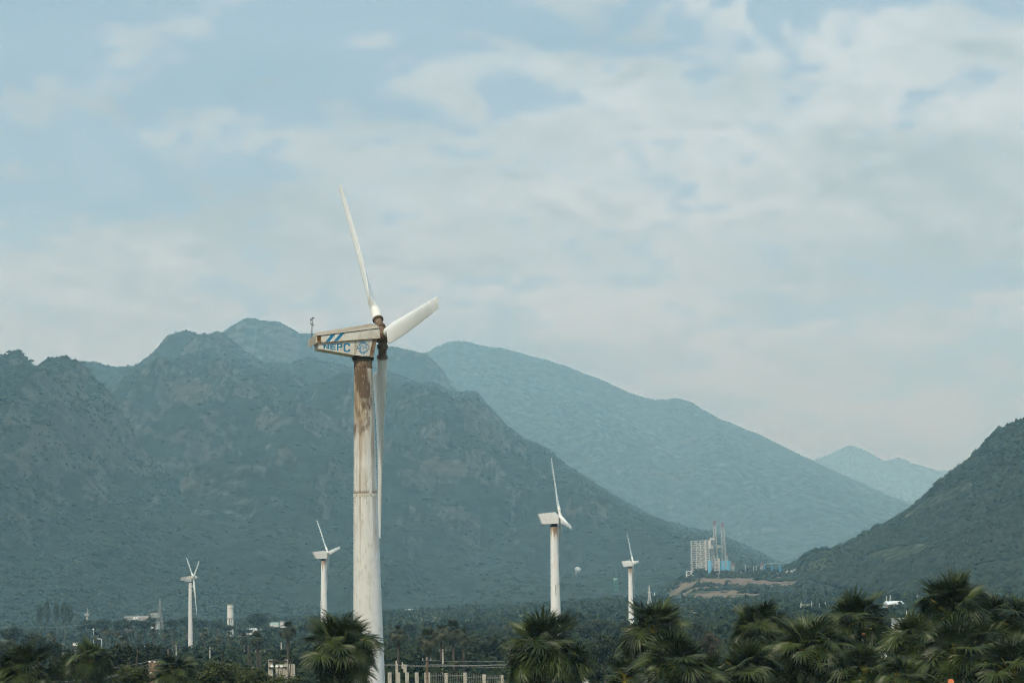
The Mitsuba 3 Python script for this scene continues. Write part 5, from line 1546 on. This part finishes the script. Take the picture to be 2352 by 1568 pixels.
# rusty lattice frame and gantry with their wires
t = thing('rusty_gantry', 'rusty double lattice frame tower at the left with wires running from it', 'steel frame')
D = 190
pt = lambda x, y, dy=0: at(*C3(x, y), D) + np.array([0, dy, 0])
for x in (1372, 1408, 1462):
    for dy in (0, 1.2): part(t, 'post', bar(pt(x, 1125, dy), pt(x, 885 if x > 1440 and dy == 0 else 905, dy), .13), 'rust_steel')
for y in (912, 958, 985, 1010, 1045):
    part(t, 'cross_beam', bar(pt(1366, y), pt(1488 if y in (912, 1010) else 1466, y), .12), 'rust_steel' if y != 1010 else 'steel_pale')
    part(t, 'cross_beam', bar(pt(1366, y, 1.2), pt(1466, y, 1.2), .09), 'rust_steel')
for ya, yb in ((912, 958), (958, 1010), (1010, 1060)):
    part(t, 'brace', bar(pt(1374, ya), pt(1408, yb), .07), 'rust_steel'); part(t, 'brace', bar(pt(1462, ya), pt(1408, yb), .07), 'rust_steel')
for x in (1375, 1420, 1458): part(t, 'insulator', rod(pt(x, 912), pt(x, 898), .10, .06, 8), 'white_paint', 40)
FRAME_TOP = [pt(1448, 886), pt(1400, 915), pt(1466, 922)]
t = thing('gantry', 'concrete post gantry with dark cross beam and insulators left of the big central palm', 'steel frame')
D = 205
pt = lambda x, y, dy=0: at(*C4_(x, y), D) + np.array([0, dy, 0])
for x in (182, 196, 333):
    p = pt(x, 888); part(t, 'post', bar((p[0], D, -.3), p, .26), 'concrete')
for y in (900, 960): part(t, 'cross_beam', bar(pt(175, y, -.2), pt(340, y, -.2), .13), 'dark_metal')
for x in (205, 250, 292): part(t, 'insulator', rod(pt(x, 956, -.2), pt(x, 938, -.2), .16, .10, 8), 'white_paint', 40)
for x in (235, 268, 300): part(t, 'panel', box(*bbox(C4_, x, 1100, x + 26, 932, D + 1, .3)), 'concrete')
for x in (358, 376, 396):
    t = thing('concrete_post', {358: 'left', 376: 'middle', 396: 'right'}[x] + ' of the three plain concrete posts between the gantry and the big central palm', 'post', 'posts beside the gantry')
    lo, hi = bbox(C4_, x, 1100, x + 14, 930, D + 4, .4)
    put(t, box((lo[0], D + 4, -.3), hi), 'concrete')


def wire(p, q, sag, label, r=.016, n=14, group=None):
    t = thing('power_line', label, 'wire', group)
    f = np.linspace(0, 1, n)
    pts = np.asarray(p)[None] * (1 - f)[:, None] + np.asarray(q)[None] * f[:, None]
    pts[:, 2] -= sag * 4 * f * (1 - f)
    put(t, cat_([rod(a, b, r, n=5, cap=False) for a, b in zip(pts[:-1], pts[1:])]), 'wire', True)


wire(at(*C3(-60, 1060), 230), FRAME_TOP[1], 1.2, 'lower slack wire running left from the rusty frame')
wire(at(*C3(-60, 1030), 240), FRAME_TOP[2], 1.0, 'middle slack wire running left from the rusty frame')
wire(at(*C3(300, 925), 300), FRAME_TOP[0], .8, 'upper wire running left from the top of the rusty frame')
for i, (ya, yb, sg) in enumerate(((408, 420, .15), (432, 462, .05), (350, 318, .2), (405, 330, .3))):
    wire(at(*C6_(-900 if i < 2 else 812, ya - (20 if i < 2 else 0)), 215), at(*C6_(2900, yb), 215), sg, ('upper long wire across the scene behind the fence', 'brightest long wire across the scene behind the fence', 'upper wire running right from the rust red pole', 'lower wire running right from the rust red pole')[i])
A_ = at(*CL(1880, 322), 1180)
wire(at(*CL(-2400, 700), 900), A_, 4, 'thin power line running left from the tall pylon', .05)
t = thing('marker_post', 'orange square post at the bottom edge under the tallest palm', 'post')
c0 = at(2184, 1566, 70)
put(t, cat_([box(c0 - np.array([.075, .075, 6.0]), c0 + np.array([.075, .075, .05])), box(c0 + np.array([-.06, -.06, .052]), c0 + np.array([.06, .06, .09]))]), 'orange_paint')

# ------------------------------------------------------------------ haze round everything
scene['haze'] = {'type': 'cube', 'to_world': T().translate([0, 0, 600]).scale([17500, 17500, 640]), 'bsdf': {'type': 'null'}, 'interior': {'type': 'ref', 'id': 'haze_air'}}
tag('haze', 'pale blue haze over the plain and mountains', kind='stuff')
